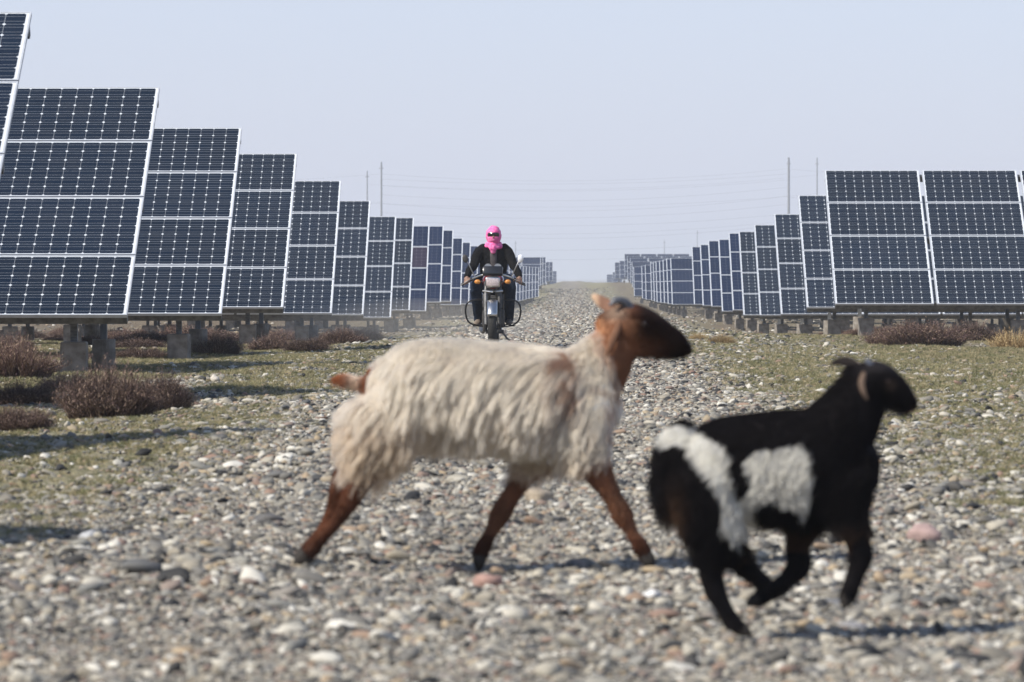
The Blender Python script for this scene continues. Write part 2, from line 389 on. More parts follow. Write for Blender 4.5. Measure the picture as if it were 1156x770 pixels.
hn = mth('SUBTRACT', 1.0, vo.outputs['Distance']); L.new(hn, bp.inputs['Height']); L.new(bp.outputs['Normal'], b.inputs['Normal'])
ground = link('ground', me, None, m, True); tag(ground, 'pale stony desert plain with a straight gravel track between the panels', None, None, 'structure')

# ------------------------------------------------------------------ scattered stuff through geometry nodes
def scatter(name, pts, rot, scl, kinds, protos, label, cat, mat=None):
    me = bpy.data.meshes.new(name); n = len(pts)
    me.vertices.add(n); me.vertices.foreach_set('co', np.asarray(pts, np.float32).ravel())
    a = me.attributes.new('rot', 'FLOAT_VECTOR', 'POINT'); a.data.foreach_set('vector', np.asarray(rot, np.float32).ravel())
    a = me.attributes.new('scl', 'FLOAT_VECTOR', 'POINT'); a.data.foreach_set('vector', np.asarray(scl, np.float32).ravel())
    a = me.attributes.new('pick', 'INT', 'POINT'); a.data.foreach_set('value', np.asarray(kinds, np.int32))
    me.update()
    o = link(name, me); tag(o, label, cat, None, 'stuff')
    g = bpy.data.node_groups.new(name, 'GeometryNodeTree')
    g.interface.new_socket('Geometry', in_out='INPUT', socket_type='NodeSocketGeometry'); g.interface.new_socket('Geometry', in_out='OUTPUT', socket_type='NodeSocketGeometry')
    n_ = g.nodes; l_ = g.links
    gi = n_.new('NodeGroupInput'); go = n_.new('NodeGroupOutput'); ip = n_.new('GeometryNodeInstanceOnPoints'); j = n_.new('GeometryNodeJoinGeometry')
    for p in reversed(protos):
        oi = n_.new('GeometryNodeObjectInfo'); oi.inputs['Object'].default_value = p; oi.inputs['As Instance'].default_value = True
        l_.new(oi.outputs['Geometry'], j.inputs[0])
    def at(nm, ty):
        q = n_.new('GeometryNodeInputNamedAttribute'); q.data_type = ty; q.inputs['Name'].default_value = nm; return q.outputs['Attribute']
    l_.new(gi.outputs[0], ip.inputs['Points']); l_.new(j.outputs[0], ip.inputs['Instance'])
    ip.inputs['Pick Instance'].default_value = True
    l_.new(at('pick', 'INT'), ip.inputs['Instance Index']); l_.new(at('rot', 'FLOAT_VECTOR'), ip.inputs['Rotation']); l_.new(at('scl', 'FLOAT_VECTOR'), ip.inputs['Scale'])
    l_.new(ip.outputs[0], go.inputs[0])
    md = o.modifiers.new('scatter', 'NODES'); md.node_group = g
    return o

def stone_mesh(seed, sub=2, angular=.25):
    bm = bmesh.new(); bmesh.ops.create_icosphere(bm, subdivisions=sub, radius=1)
    for v in bm.verts:
        d = 1 + angular * mn.noise(v.co * 1.1 + Vector((seed * 7.3, 0, 0))) + .12 * mn.noise(v.co * 2.6 + Vector((0, seed * 3.1, 0)))
        v.co = v.co * d
    me = bpy.data.meshes.new('stone'); bm.to_mesh(me); bm.free()
    me.polygons.foreach_set('use_smooth', [True] * len(me.polygons)); return me
m, nt, b, N, L = new_mat('pebbles')
oi = N.new('ShaderNodeObjectInfo'); tc = N.new('ShaderNodeTexCoord')
c = N.new('ShaderNodeValToRGB'); c.color_ramp.interpolation = 'LINEAR'; e = c.color_ramp.elements
PEB = [(0, (.020, .020, .020)), (.14, (.06, .058, .055)), (.21, (.22, .20, .162)), (.30, (.115, .115, .113)), (.40, (.31, .275, .212)), (.50, (.185, .182, .165)), (.57, (.36, .285, .185)), (.63, (.245, .16, .12)), (.72, (.23, .225, .20)), (.82, (.38, .345, .275)), (.93, (.50, .47, .40)), (1, (.62, .59, .52))]
e[0].position, e[0].color = PEB[0][0], (*PEB[0][1], 1); e[1].position, e[1].color = 1, (*PEB[-1][1], 1)
for p, q in PEB[1:-1]: e.new(p).color = (*q, 1)
pa = N.new('ShaderNodeAttribute'); pa.attribute_name = 'pid'
ad = N.new('ShaderNodeMath'); L.new(oi.outputs['Random'], ad.inputs[0]); L.new(pa.outputs['Fac'], ad.inputs[1])
fr_ = N.new('ShaderNodeMath'); fr_.operation = 'FRACT'; L.new(ad.outputs[0], fr_.inputs[0]); L.new(fr_.outputs[0], c.inputs['Fac'])
nn = N.new('ShaderNodeTexNoise'); nn.inputs['Scale'].default_value = 1.6; nn.inputs['Detail'].default_value = 5; L.new(tc.outputs['Object'], nn.inputs['Vector'])
mr = N.new('ShaderNodeMapRange'); mr.inputs['To Min'].default_value = .72; mr.inputs['To Max'].default_value = 1.25; L.new(nn.outputs['Fac'], mr.inputs['Value'])
vm = N.new('ShaderNodeVectorMath'); vm.operation = 'SCALE'; L.new(c.outputs['Color'], vm.inputs[0]); L.new(mr.outputs[0], vm.inputs['Scale'])
L.new(vm.outputs[0], b.inputs['Base Color']); b.inputs['Roughness'].default_value = .75; b.inputs['Specular IOR Level'].default_value = .3
M['pebble'] = m
stones = []
for i in range(8):
    me = stone_mesh(i + 1, 2, (.25, .4, .55)[i % 3]); me.materials.append(m); stones.append(bpy.data.objects.new('pebble', me))

def cluster_mesh(seed):
    """a hand's breadth of small pebbles, one mesh, each pebble with its own tone id"""
    rg = np.random.default_rng(seed + 50); V = []; F = []; pid = []
    for k in range(34):
        me = stone_mesh(seed * 40 + k, 1, .4); a = rg.uniform(0, 6.28); r = math.sqrt(rg.random())
        sz = np.array([rg.uniform(.8, 1.4), rg.uniform(.65, 1.1), rg.uniform(.35, .75)]) * rg.uniform(.06, .125) * (1 if k % 6 else 1.5); o = len(V); t = rg.uniform(0, 3.14)
        for v in me.vertices:
            x, y, z = v.co[0] * sz[0], v.co[1] * sz[1], v.co[2] * sz[2]
            V.append((r * math.cos(a) + x * math.cos(t) - y * math.sin(t), r * math.sin(a) + x * math.sin(t) + y * math.cos(t), z + sz[2] * rg.uniform(.35, .4)))
        F += [tuple(o + q for q in f.vertices) for f in me.polygons]; pid += [rg.random()] * len(me.vertices); bpy.data.meshes.remove(me)
    me = bpy.data.meshes.new('pebble_patch'); me.from_pydata(V, [], F); me.polygons.foreach_set('use_smooth', [True] * len(F))
    a = me.attributes.new('pid', 'FLOAT', 'POINT'); a.data.foreach_set('value', np.array(pid, np.float32)); me.materials.append(m); return me
for i in range(6): stones.append(bpy.data.objects.new('pebble_patch', cluster_mesh(i)))
pts = []; rad = []; kin = []
def band(y0, y1, dens, margin, rmin, rmed, sig, patch=False):
    half = lambda y: np.minimum(y * .1156 + margin, 22)
    area_n = int(dens * (y1 - y0) * (half((y0 + y1) / 2) * 2)); y = RNG.uniform(y0, y1, area_n)
    cx = -.0134 * y; x = cx + RNG.uniform(-1, 1, area_n) * half(y)
    v = veg(x, y); s = soil(x, y)
    keep = RNG.random(area_n) > np.clip(v * (.93 if patch else .76) + s * .88, 0, .96)
    fin = smooth2(x + 17, y * .6 + 5, 1.9) * .6 + smooth2(x * 1.0 + 3, y + 40, 4.3) * .4
    keep &= RNG.random(area_n) > (.72 if patch else .55) * sstep(.52, .70, fin)
    x, y = x[keep], y[keep]; r = np.maximum(rmin, rmed * np.exp(RNG.normal(0, sig, len(x)))); r = np.minimum(r, .10 if patch else np.where(y > 60, .06, .034))
    if not patch: r *= .72 + .6 * smooth2(x + 3, y * .7, 1.6)
    pts.append(np.stack([x, y], 1)); rad.append(r); kin.append(RNG.integers(8, 14, len(x)) if patch else RNG.integers(0, 8, len(x)))
band(8.6, 16, 150, 1.0, .05, .062, .15, True)
band(16, 28, 110, 1.2, .055, .07, .15, True)
band(28, 46, 60, 1.5, .08, .09, .15, True)
band(8.6, 16, 1000, 1.0, .0055, .0088, .52)
band(16, 26, 800, 1.2, .006, .0094, .52)
band(26, 42, 620, 1.5, .0075, .0112, .5)
band(42, 70, 380, 2.0, .010, .0145, .45)
band(70, 120, 100, 2.0, .017, .023, .38)
band(120, 230, 26, 2.0, .028, .036, .3)
band(230, 420, 5, 0, .045, .055, .2)
P2 = np.vstack(pts); rr = np.concatenate(rad); kin = np.concatenate(kin); n = len(P2); pc = kin >= 8
ax = RNG.uniform(.8, 1.65, n); ay = RNG.uniform(.6, 1.05, n); az = RNG.uniform(.32, .72, n)
ax[pc] = ay[pc] = az[pc] = 1
z = terrain(P2[:, 0], P2[:, 1]) + np.where(pc, RNG.uniform(-.002, .003, n), rr * az * RNG.uniform(-.1, .75, n))
tl = np.where(pc, .03, .30)
rot = np.stack([RNG.normal(0, 1, n) * tl, RNG.normal(0, 1, n) * tl, RNG.uniform(0, 6.28, n)], 1)
print('stones', n)
scatter('gravel', np.column_stack([P2, z]), rot, np.stack([rr * ax, rr * ay, rr * az], 1), kin, stones,
        'rounded grey and tan pebbles covering the track and the ground before the panels', 'gravel')

# short grass
m, nt, b, N, L = new_mat('grass_blades'); oi = N.new('ShaderNodeObjectInfo'); c = N.new('ShaderNodeValToRGB'); e = c.color_ramp.elements
e[0].color = (.075, .085, .030, 1); e[1].color = (.38, .31, .18, 1); e.new(.3).color = (.14, .145, .058, 1); e.new(.55).color = (.27, .235, .12, 1)
L.new(oi.outputs['Random'], c.inputs['Fac']); L.new(c.outputs[0], b.inputs['Base Color']); b.inputs['Roughness'].default_value = .8
tufts = []
for k in range(4):
    V = []; Fc = []
    for i in range(16):
        a = RNG.uniform(0, 6.28); r0 = RNG.uniform(0, .35); lean = RNG.uniform(.2, 1.0); h = RNG.uniform(.5, 1.1); w = .035
        bx, by = r0 * math.cos(a), r0 * math.sin(a); a2 = a + RNG.uniform(-.8, .8); dx, dy = math.cos(a2) * lean, math.sin(a2) * lean
        q = RNG.uniform(0, 3.14); wx, wy = w * math.cos(q), w * math.sin(q); o = len(V)
        V += [(bx - wx, by - wy, 0), (bx + wx, by + wy, 0), (bx + dx * .4 + wx * .7, by + dy * .4 + wy * .7, h * .65), (bx + dx * .4 - wx * .7, by + dy * .4 - wy * .7, h * .65), (bx + dx, by + dy, h)]
        Fc += [(o, o + 1, o + 2, o + 3), (o + 3, o + 2, o + 4)]
    me = bpy.data.meshes.new('tuft'); me.from_pydata(V, [], Fc); me.materials.append(m); tufts.append(bpy.data.objects.new('grass_tuft', me))
gp = []
for y0, y1, dens in ((14, 22, 520), (22, 34, 460), (34, 60, 260), (60, 110, 80)):
    half = (y0 + y1) / 2 * .118 + 1.5; k = int(dens * (y1 - y0) * half * 2); y = RNG.uniform(y0, y1, k); x = -.0134 * y + RNG.uniform(-1, 1, k) * half
    keep = RNG.random(k) < np.clip(veg(x, y) * 1.1 + soil(x, y) * .25, 0, 1) * (.3 + .7 * (smooth2(x, y, 3.3) > .45)); gp.append(np.stack([x[keep], y[keep]], 1))
G = np.vstack(gp); n = len(G); s = RNG.uniform(.012, .030, n) * (1 + .5 * (G[:, 1] > 34))
print('tufts', n)
scatter('grass', np.column_stack([G, terrain(G[:, 0], G[:, 1]) - .002]), np.stack([np.zeros(n), np.zeros(n), RNG.uniform(0, 6.28, n)], 1),
        np.stack([s * 1.4, s * 1.4, s], 1), RNG.integers(0, 4, n), tufts, 'thin short grass, green and straw coloured, on both sides of the gravel track', 'grass')

# ------------------------------------------------------------------ solar arrays
PWD, PHT = 1.65, .99
def panel_mesh(name, mat):
    mb = MB(); fw = .014
    mb.box((PWD / 2, fw / 2, -.0175), (PWD, fw, .035), mi=1); mb.box((PWD / 2, PHT - fw / 2, -.0175), (PWD, fw, .035), mi=1)
    mb.box((fw / 2, PHT / 2, -.0175), (fw, PHT - 2 * fw, .035), mi=1); mb.box((PWD - fw / 2, PHT / 2, -.0175), (fw, PHT - 2 * fw, .035), mi=1)
    V = [(fw, fw, -.004), (PWD - fw, fw, -.004), (PWD - fw, PHT - fw, -.004), (fw, PHT - fw, -.004)]
    W = [(v[0], v[1], -.010) for v in V]
    gf = len(mb.f); mb.add(V, [(0, 1, 2, 3)], 0); mb.add(W, [(3, 2, 1, 0)], 2)
    me = bpy.data.meshes.new(name); me.from_pydata(mb.v, [], mb.f); me.polygons.foreach_set('material_index', mb.m)
    uv = me.uv_layers.new(name='UVMap'); mx, my = .034, .020
    for p in me.polygons:
        for li in p.loop_indices:
            v = me.vertices[me.loops[li].vertex_index].co
            uv.data[li].uv = ((v.x - mx) / ((PWD - 2 * mx) / 10), (v.y - my) / ((PHT - 2 * my) / 6))
    for q in (mat, M['alu'], M['backsheet']): me.materials.append(q)
    me.update(); return me
PM = {k: panel_mesh('solar_panel_' + k, M[v]) for k, v in (('mono', 'cells'), ('blue', 'cells_blue'), ('brown', 'cells_brown'))}
def bar_mesh(d, mat, bev=0):
    mb = MB(); mb.box((0, 0, 0), d, bev=bev); me = mb.mesh('bar'); me.materials.append(mat); return me
beam_m = {}
def beam_mesh(length):
    k = round(length, 2)
    if k not in beam_m: beam_m[k] = bar_mesh((k, .06, .115), M['steel'])
    return beam_m[k]
rafter_m = bar_mesh((.06, 3.6, .09), M['steel']); post_m = bar_mesh((.065, .065, 1), M['steel']); brace_m = bar_mesh((.04, .04, 1), M['steel'])
def footing_mesh(kind):
    mb = MB()
    if kind == 0: mb.box((0, 0, .06), (.245, .245, .49), bev=.015)
    else: mb.tube([(0, 0, -.2), (0, 0, 0), (0, 0, .32)], [.125, .122, .116], n=20, k=2)
    me = mb.mesh('footing'); me.materials.append(M['concrete'])
    return me
foot_m = [footing_mesh(0), footing_mesh(1)]
def obj(name, me, parent, loc, rot=(0, 0, 0), scl=(1, 1, 1)):
    o = bpy.data.objects.new(name, me); COL.objects.link(o); o.parent = parent; o.location = loc; o.rotation_euler = rot; o.scale = scl; return o
ORD = 'first second third fourth fifth sixth seventh eighth ninth tenth eleventh twelfth thirteenth fourteenth fifteenth sixteenth seventeenth eighteenth nineteenth twentieth'.split()
ORD += ['twenty-' + w for w in ORD[:9]] + ['thirtieth'] + ['thirty-' + w for w in ORD[:9]]
def solar_array(side, X, Y, zb, h, ncol, kind, label, group, legs, odd=None):
    zg = min(zb - OFF, tz(X + side * 1.5, Y + .5) + .05)
    t = math.asin(min(.8, h / 4.02)); root = empty('solar_array', (X, Y, zg)); tag(root, label, 'solar array', group)
    z0 = zb - zg; ct, st = math.cos(t), math.sin(t)
    for i in range(ncol):
        for j in range(4):
            o = j * 1.008; x = i * 1.70 if side > 0 else -(i * 1.70 + PWD)
            me = PM[kind]
            if odd and odd == (i, j): me = PM['brown']
            obj('solar_panel', me, root, (x, ct * o, z0 + st * o), (t, 0, 0))
    W = ncol * 1.70 - .05; cx = side * W / 2
    def under(o, d): return (ct * o + st * d, z0 + st * o - ct * d)      # a point d below the panel plane
    for o in (.10, 2.0, 3.9):
        y, z = under(o, .098); obj('beam', beam_mesh(W - .02), root, (cx, y, z), (t, 0, 0))
    k = 0
    lx = .55
    while k < legs and lx < W:
        x = side * lx
        y, z = under(2.0, .205); obj('rafter', rafter_m, root, (x, y, z), (t, 0, 0))
        for q, (o, fk) in enumerate(((.45, 0), (3.2, 1))):
            y, z = under(o, .23); xx = x + (.04 if q else 0)
            g = tz(X + xx, Y + y) - zg; ft = .29 + (.02 if q else 0)
            obj('footing', foot_m[fk], root, (xx, y, g), (0, 0, random.uniform(-.15, .15)), (1, 1, 1))
            obj('post', post_m, root, (xx, y, (z + g + ft) / 2), (0, 0, 0), (1, 1, max(.05, z - g - ft)))
        y0, z0_ = under(1.7, .22); g = tz(X + x, Y + under(3.2, .2)[0]) - zg + .5; y1 = under(3.2, .2)[0]
        Ld = math.hypot(y1 - y0, z0_ - g); obj('brace', brace_m, root, (x + .05, (y0 + y1) / 2, (z0_ + g) / 2), (math.atan2(y1 - y0, g - z0_) * -1, 0, 0), (1, 1, Ld))
        k += 1; lx += 2.55
    return root
GL = 'tilted solar arrays in a row along the left side of the track'; GR = 'tilted solar arrays in a row along the right side of the track'
for i, (X, Y, z, h) in enumerate(LEFT):
    if i < 2: lab = 'solar array just left of the picture, %s from the camera, shading the gravel' % ORD[i]
    elif i == 2: lab = 'nearest solar array in view, only its white edge showing at the top left corner'
    elif i == 3: lab = 'largest solar array at far left, above two concrete blocks and the purple bush'
    else: lab = '%s solar array in view along the left side, navy cells in white frames' % ORD[i - 2]
    solar_array(-1, X, Y, z, h, 5, 'mono' if i < 10 else 'blue', lab, GL, 3, {10: (0, 2)}.get(i))
for i, (X, Y, z, h) in enumerate(LEFT_FAR):
    if i < 7: lab = '%s solar array of the left row behind the rider on the motorcycle' % ORD[i]
    elif i < 15: lab = 'low edge-on far array right of the rider, %s of eight overlapping ones' % ORD[i - 7]
    elif i < 18: lab = 'tall hazy array rising above the low far row beside the rider mirror, %s of three' % ORD[i - 15]
    else: lab = 'tiny distant array near the end of the left row, %s of the last three' % ORD[i - 18]
    nc = 3 if i < 15 else (4 if i < 18 else 1)
    solar_array(-1, X, Y, z, h, nc, 'blue' if i < 18 else 'blue', lab, GL, 2 if nc > 1 else 1)
for i, (X, Y, z, h) in enumerate(RIGHT):
    lab = 'nearest solar array on the right, several wide columns with slits of sky between' if i == 0 else '%s solar array from the right edge of the picture, %s' % (ORD[i], 'navy cells with white dots' if i < 5 else 'plain blue cells')
    solar_array(1, X, Y, z, h, 6 if i == 0 else 4, 'mono' if i < 5 else 'blue', lab, GR, 4)
for i, (X, Y, z, h) in enumerate(RIGHT_FAR):
    if i == 0: lab = 'array with one wide blue column standing above the sheep nose'
    elif i < 10: lab = 'edge-on far array above the sheep head, %s left of the wide blue column' % ORD[i - 1]
    elif i < 14: lab = 'tall hazy array topping the far right row, %s of four with broad tops' % ORD[i - 10]
    else: lab = 'tiny distant array near the end of the right row, %s of the last four' % ORD[i - 14]
    nc = 3 if i < 10 else (4 if i < 14 else 1)
    solar_array(1, X, Y, z, h, nc, 'blue', lab, GR, 2 if nc > 1 else 1)

# ------------------------------------------------------------------ poles and wires
def utility_pole(X, Y, top, r, label, arms=True):
    g = tz(X, Y); root = empty('utility_pole', (X, Y, g)); tag(root, label, 'utility pole', 'power line poles beyond the panels')
    H = top - g
    MB().tube([(0, 0, -.5), (0, 0, H * .5), (0, 0, H)], [r * 1.25, r, r * .8], n=10, k=2).build('pole', M['pole'], root)
    if arms:
        for zz in (.95,): MB().box((0, 0, H * zz), (.6, .10, .10)).build('cross_arm', M['pole'], root)
    return root
PO = {}
for key, px, py, D, r, lab in (('a', 430.5, 183, 600, .13, 'taller grey pole standing above the left row of arrays'), ('b', 414.5, 193, 660, .10, 'shorter thin pole left of the taller left pole'),
        ('c', 890, 178, 600, .17, 'thicker grey pole standing above the right row of arrays'), ('d', 922, 178, 660, .10, 'thin pole right of the thick pole above the right row'),
        ('e', 582, 272, 1100, .10, 'faint distant pole just right of the rider scarf'), ('f', 750, 271, 1150, .10, 'faint distant pole above the far right row'), ('g', 787, 260, 1100, .10, 'faint distant pole left of the blue arrays on the right')):
    X = (px - 645) * D / 5000; T = .93 + (313 - py) * D / 5000
    utility_pole(X, D, T, r, lab); PO[key] = (X, D, T)
def wire(p, q, sag, label):
    pts = [(p[0] + (q[0] - p[0]) * t, p[1] + (q[1] - p[1]) * t, p[2] + (q[2] - p[2]) * t - sag * 4 * t * (1 - t)) for t in np.linspace(0, 1, 25)]
    o = np.array(pts[0]); e = MB().tube([np.array(v) - o for v in pts], .0085, n=5, k=1).build('power_line', M['wire']); e.location = o
    tag(e, label, 'power line', 'power lines crossing the sky between the poles')
for k, (d1, d2, s) in enumerate(((1.6, 1.5, 1.3), (3.2, 3.0, 1.1), (5.6, 5.2, 1.5), (7.8, 7.6, 1.2), (9.4, 9.0, 1.4), (11.2, 11, 1.1), (2.3, 2.2, 1.0), (4.4, 4.0, 1.3), (6.8, 6.3, 1.3), (12.4, 12.2, 1.2))):
    a, c = PO['a'], PO['c']; wire((a[0], a[1], a[2] - d1), (c[0], c[1], c[2] - d2), s, 'sagging wire between the two taller poles, %s from the top' % ORD[[1.6, 2.3, 3.2, 4.4, 5.6, 6.8, 7.8, 9.4, 11.2, 12.4].index(d1)])
for k, (d1, d2, s) in enumerate(((2.0, 2.6, 1.4), (4.8, 5.4, 1.2), (8.6, 9.0, 1.5))):
    a, c = PO['b'], PO['d']; wire((a[0], a[1], a[2] - d1), (c[0], c[1], c[2] - d2), s, 'fainter sagging wire between the two thin poles, %s from the top' % ORD[k])
for k, (pk, qk, X2) in enumerate((('a', None, -110), ('c', None, 120))):
    a = PO[pk]
    for d in (1.6, 5.4, 9.2): wire((a[0], a[1], a[2] - d), (X2, a[1] + 30, a[2] - d + .5), 1.6, ('wire leaving the taller left pole towards the left, %s' if k == 0 else 'wire leaving the thick right pole towards the right, %s') % {1.6: 'highest', 5.4: 'middle', 9.2: 'lowest'}[d])

# ------------------------------------------------------------------ shrubs
def shrub_mesh(seed, n, palette, upright=.5, leaf=5, w=.010):
    rg = np.random.default_rng(seed); V = []; Fc = []; C = []
    pal = np.array(palette)
    for i in range(n):
        a = rg.uniform(0, 2 * PI); r = math.sqrt(rg.random()) * .92; bx, by = r * math.cos(a), r * math.sin(a)
        dome = math.sqrt(max(.03, 1 - r * r)) * (.55 + .55 * mn.noise((bx * 2.6 + seed, by * 2.6, 0)) + .55 * rg.random() ** 1.5)
        h = dome; lx, ly = bx * .34 + rg.normal(0, .16), by * .34 + rg.normal(0, .16)
        if mn.noise((bx * 1.9 + seed * 3.3, by * 1.9, 4)) < -.18 and rg.random() < .8: continue
        bx *= .85; by *= .85
        q = rg.uniform(0, PI); wx, wy = w * math.cos(q), w * math.sin(q); col = pal[rg.integers(0, len(pal))] * rg.uniform(.75, 1.3); o = len(V)
        hs = [0, .5, 1.0]
        for t in hs[:-1]:
            cx, cy, cz = bx + lx * t * t, by + ly * t * t, h * t; k = 1 - .5 * t
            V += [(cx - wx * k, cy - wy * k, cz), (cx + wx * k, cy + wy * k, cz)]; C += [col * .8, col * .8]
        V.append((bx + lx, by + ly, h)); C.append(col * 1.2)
        Fc += [(o, o + 1, o + 3, o + 2), (o + 2, o + 3, o + 4)]
        for j in range(leaf):
            t = .35 + .65 * rg.random(); cx, cy, cz = bx + lx * t * t, by + ly * t * t, h * t
            a2 = rg.uniform(0, 2 * PI); L_ = rg.uniform(.04, .10); dx, dy, dz = math.cos(a2) * L_, math.sin(a2) * L_, L_ * rg.uniform(.3, 1.3); o = len(V); ww = w * .9
            V += [(cx, cy, cz), (cx + dx * .5 - dy / L_ * ww, cy + dy * .5 + dx / L_ * ww, cz + dz * .5), (cx + dx, cy + dy, cz + dz), (cx + dx * .5 + dy / L_ * ww, cy + dy * .5 - dx / L_ * ww, cz + dz * .5)]
            cc = pal[rg.integers(0, len(pal))] * rg.uniform(.8, 1.35); C += [cc] * 4; Fc.append((o, o + 1, o + 2, o + 3))
    me = bpy.data.meshes.new('shrub'); me.from_pydata(V, [], Fc)
    c = np.ones((len(V), 4)); c[:, :3] = np.array(C); a = me.color_attributes.new('Col', 'FLOAT_COLOR', 'POINT'); a.data.foreach_set('color', c.ravel())
    me.materials.append(M['bush']); return me
PUR = [(.10, .066, .060), (.13, .088, .075), (.18, .125, .10), (.065, .044, .040), (.26, .19, .14)]
BRN = [(.17, .11, .085), (.23, .155, .115), (.12, .075, .06), (.30, .22, .15), (.15, .09, .09)]
STR = [(.38, .27, .13), (.48, .36, .19), (.30, .20, .10), (.42, .32, .18)]
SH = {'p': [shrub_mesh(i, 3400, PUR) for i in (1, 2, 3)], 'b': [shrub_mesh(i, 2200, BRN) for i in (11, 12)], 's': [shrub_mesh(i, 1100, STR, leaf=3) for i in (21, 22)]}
def shrub(px, base, w_px, h_px, kind, label, group=None, name='bush', D=None, depth=.8):
    D = D or 5000 * .93 / (base - 313); s = D / 5000; X = (px - 645) * s
    o = bpy.data.objects.new(name, random.choice(SH[kind])); COL.objects.link(o)
    o.location = (X, D + w_px * s * .3, tz(X, D) - .01); o.scale = (w_px * s / 2, w_px * s / 2 * depth, h_px * s); o.rotation_euler = (0, 0, random.uniform(0, 6))
    tag(o, label, 'bush' if kind != 's' else 'dry grass clump', group); return o
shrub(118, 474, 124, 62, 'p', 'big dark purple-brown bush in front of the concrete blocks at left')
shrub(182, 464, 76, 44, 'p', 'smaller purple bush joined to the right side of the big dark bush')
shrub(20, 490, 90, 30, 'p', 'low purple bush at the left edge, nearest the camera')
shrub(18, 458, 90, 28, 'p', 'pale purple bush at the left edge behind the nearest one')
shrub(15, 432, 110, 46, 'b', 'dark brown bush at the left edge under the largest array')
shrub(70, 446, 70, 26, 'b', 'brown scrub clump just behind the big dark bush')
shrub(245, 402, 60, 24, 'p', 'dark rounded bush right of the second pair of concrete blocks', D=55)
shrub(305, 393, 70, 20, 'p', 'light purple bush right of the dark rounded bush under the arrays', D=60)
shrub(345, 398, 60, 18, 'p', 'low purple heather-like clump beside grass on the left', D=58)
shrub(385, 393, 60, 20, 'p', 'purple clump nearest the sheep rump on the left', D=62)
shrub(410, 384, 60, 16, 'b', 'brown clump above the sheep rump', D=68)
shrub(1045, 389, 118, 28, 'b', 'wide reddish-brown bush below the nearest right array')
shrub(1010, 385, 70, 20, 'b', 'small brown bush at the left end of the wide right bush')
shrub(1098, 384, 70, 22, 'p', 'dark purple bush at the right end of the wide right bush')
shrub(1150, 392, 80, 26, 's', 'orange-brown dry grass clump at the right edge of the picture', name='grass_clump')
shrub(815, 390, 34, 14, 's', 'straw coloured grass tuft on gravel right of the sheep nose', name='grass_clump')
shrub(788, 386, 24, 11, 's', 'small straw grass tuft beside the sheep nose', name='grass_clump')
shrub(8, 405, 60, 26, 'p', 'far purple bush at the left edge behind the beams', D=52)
under_lab = 'dry scrub bush in the shade under the left arrays'
for k in range(46):
    Y = random.uniform(45, 110); X = random.uniform(-11.5, -4.4) * (1 if Y < 60 else 1.15); s = random.uniform(.22, .6)
    o = bpy.data.objects.new('bush', random.choice(SH['p' if k % 2 else 'b'])); COL.objects.link(o)
    o.location = (X, Y, tz(X, Y) - .01); o.scale = (s, s, s * random.uniform(.35, .55)); o.rotation_euler = (0, 0, random.uniform(0, 6)); tag(o, under_lab, 'bush', 'scrub bushes under the left arrays')
for k in range(20):
    Y = random.uniform(70, 120); X = random.uniform(4.6, 11); s = random.uniform(.2, .45)
    o = bpy.data.objects.new('bush', random.choice(SH['b'])); COL.objects.link(o)
    o.location = (X, Y, tz(X, Y) - .01); o.scale = (s, s, s * .45); o.rotation_euler = (0, 0, random.uniform(0, 6)); tag(o, 'low brown scrub bush under the right arrays', 'bush', 'scrub bushes under the right arrays')

# stones one notices
def big_stone(px, py, w, h, c, label, seed):
    D = 5000 * .93 / (py + h * .4 - 313); s = D / 5000; X = (px - 645) * s
    me = stone_mesh(seed, 3, .35); mt = mat_noise('stone_' + str(seed), tuple(v * .8 for v in c), c, 1.5, .8, 0, .4, 8, .05); me.materials.append(mt)
    o = bpy.data.objects.new('stone', me); COL.objects.link(o); o.location = (X, D, tz(X, D) + h * s * .25); o.scale = (w * s / 2, w * s * .42, h * s / 2); o.rotation_euler = (.1, .1, seed)
    tag(o, label, 'stone')
big_stone(551, 649, 34, 22, (.42, .26, .21), 'pinkish stone just below the sheep front hoof', 3)
big_stone(1042, 603, 36, 26, (.44, .31, .28), 'rounded pink stone on gravel right of the black lamb', 6)
big_stone(243, 429, 12, 11, (.66, .60, .52), 'white stone on grass right of the big dark bush', 4)
big_stone(735, 671, 24, 14, (.75, .73, .70), 'bright white stone between sheep and lamb', 5)
big_stone(608, 560, 38, 20, (.46, .38, .28), 'tan stone under the sheep belly', 8)
big_stone(302, 582, 34, 14, (.13, .125, .12), 'flat dark stone left of the sheep hind leg', 9)
big_stone(612, 683, 44, 10, (.14, .11, .09), 'long dark brown flat stone below the sheep', 10)
big_stone(100, 607, 26, 14, (.50, .50, .50), 'pale grey flat stone on gravel at left', 11)
big_stone(945, 672, 30, 8, (.20, .20, .20), 'flat grey slab between the lamb hooves', 12)
big_stone(965, 700, 34, 10, (.33, .32, .32), 'pale flat slab in front of the lamb', 13)

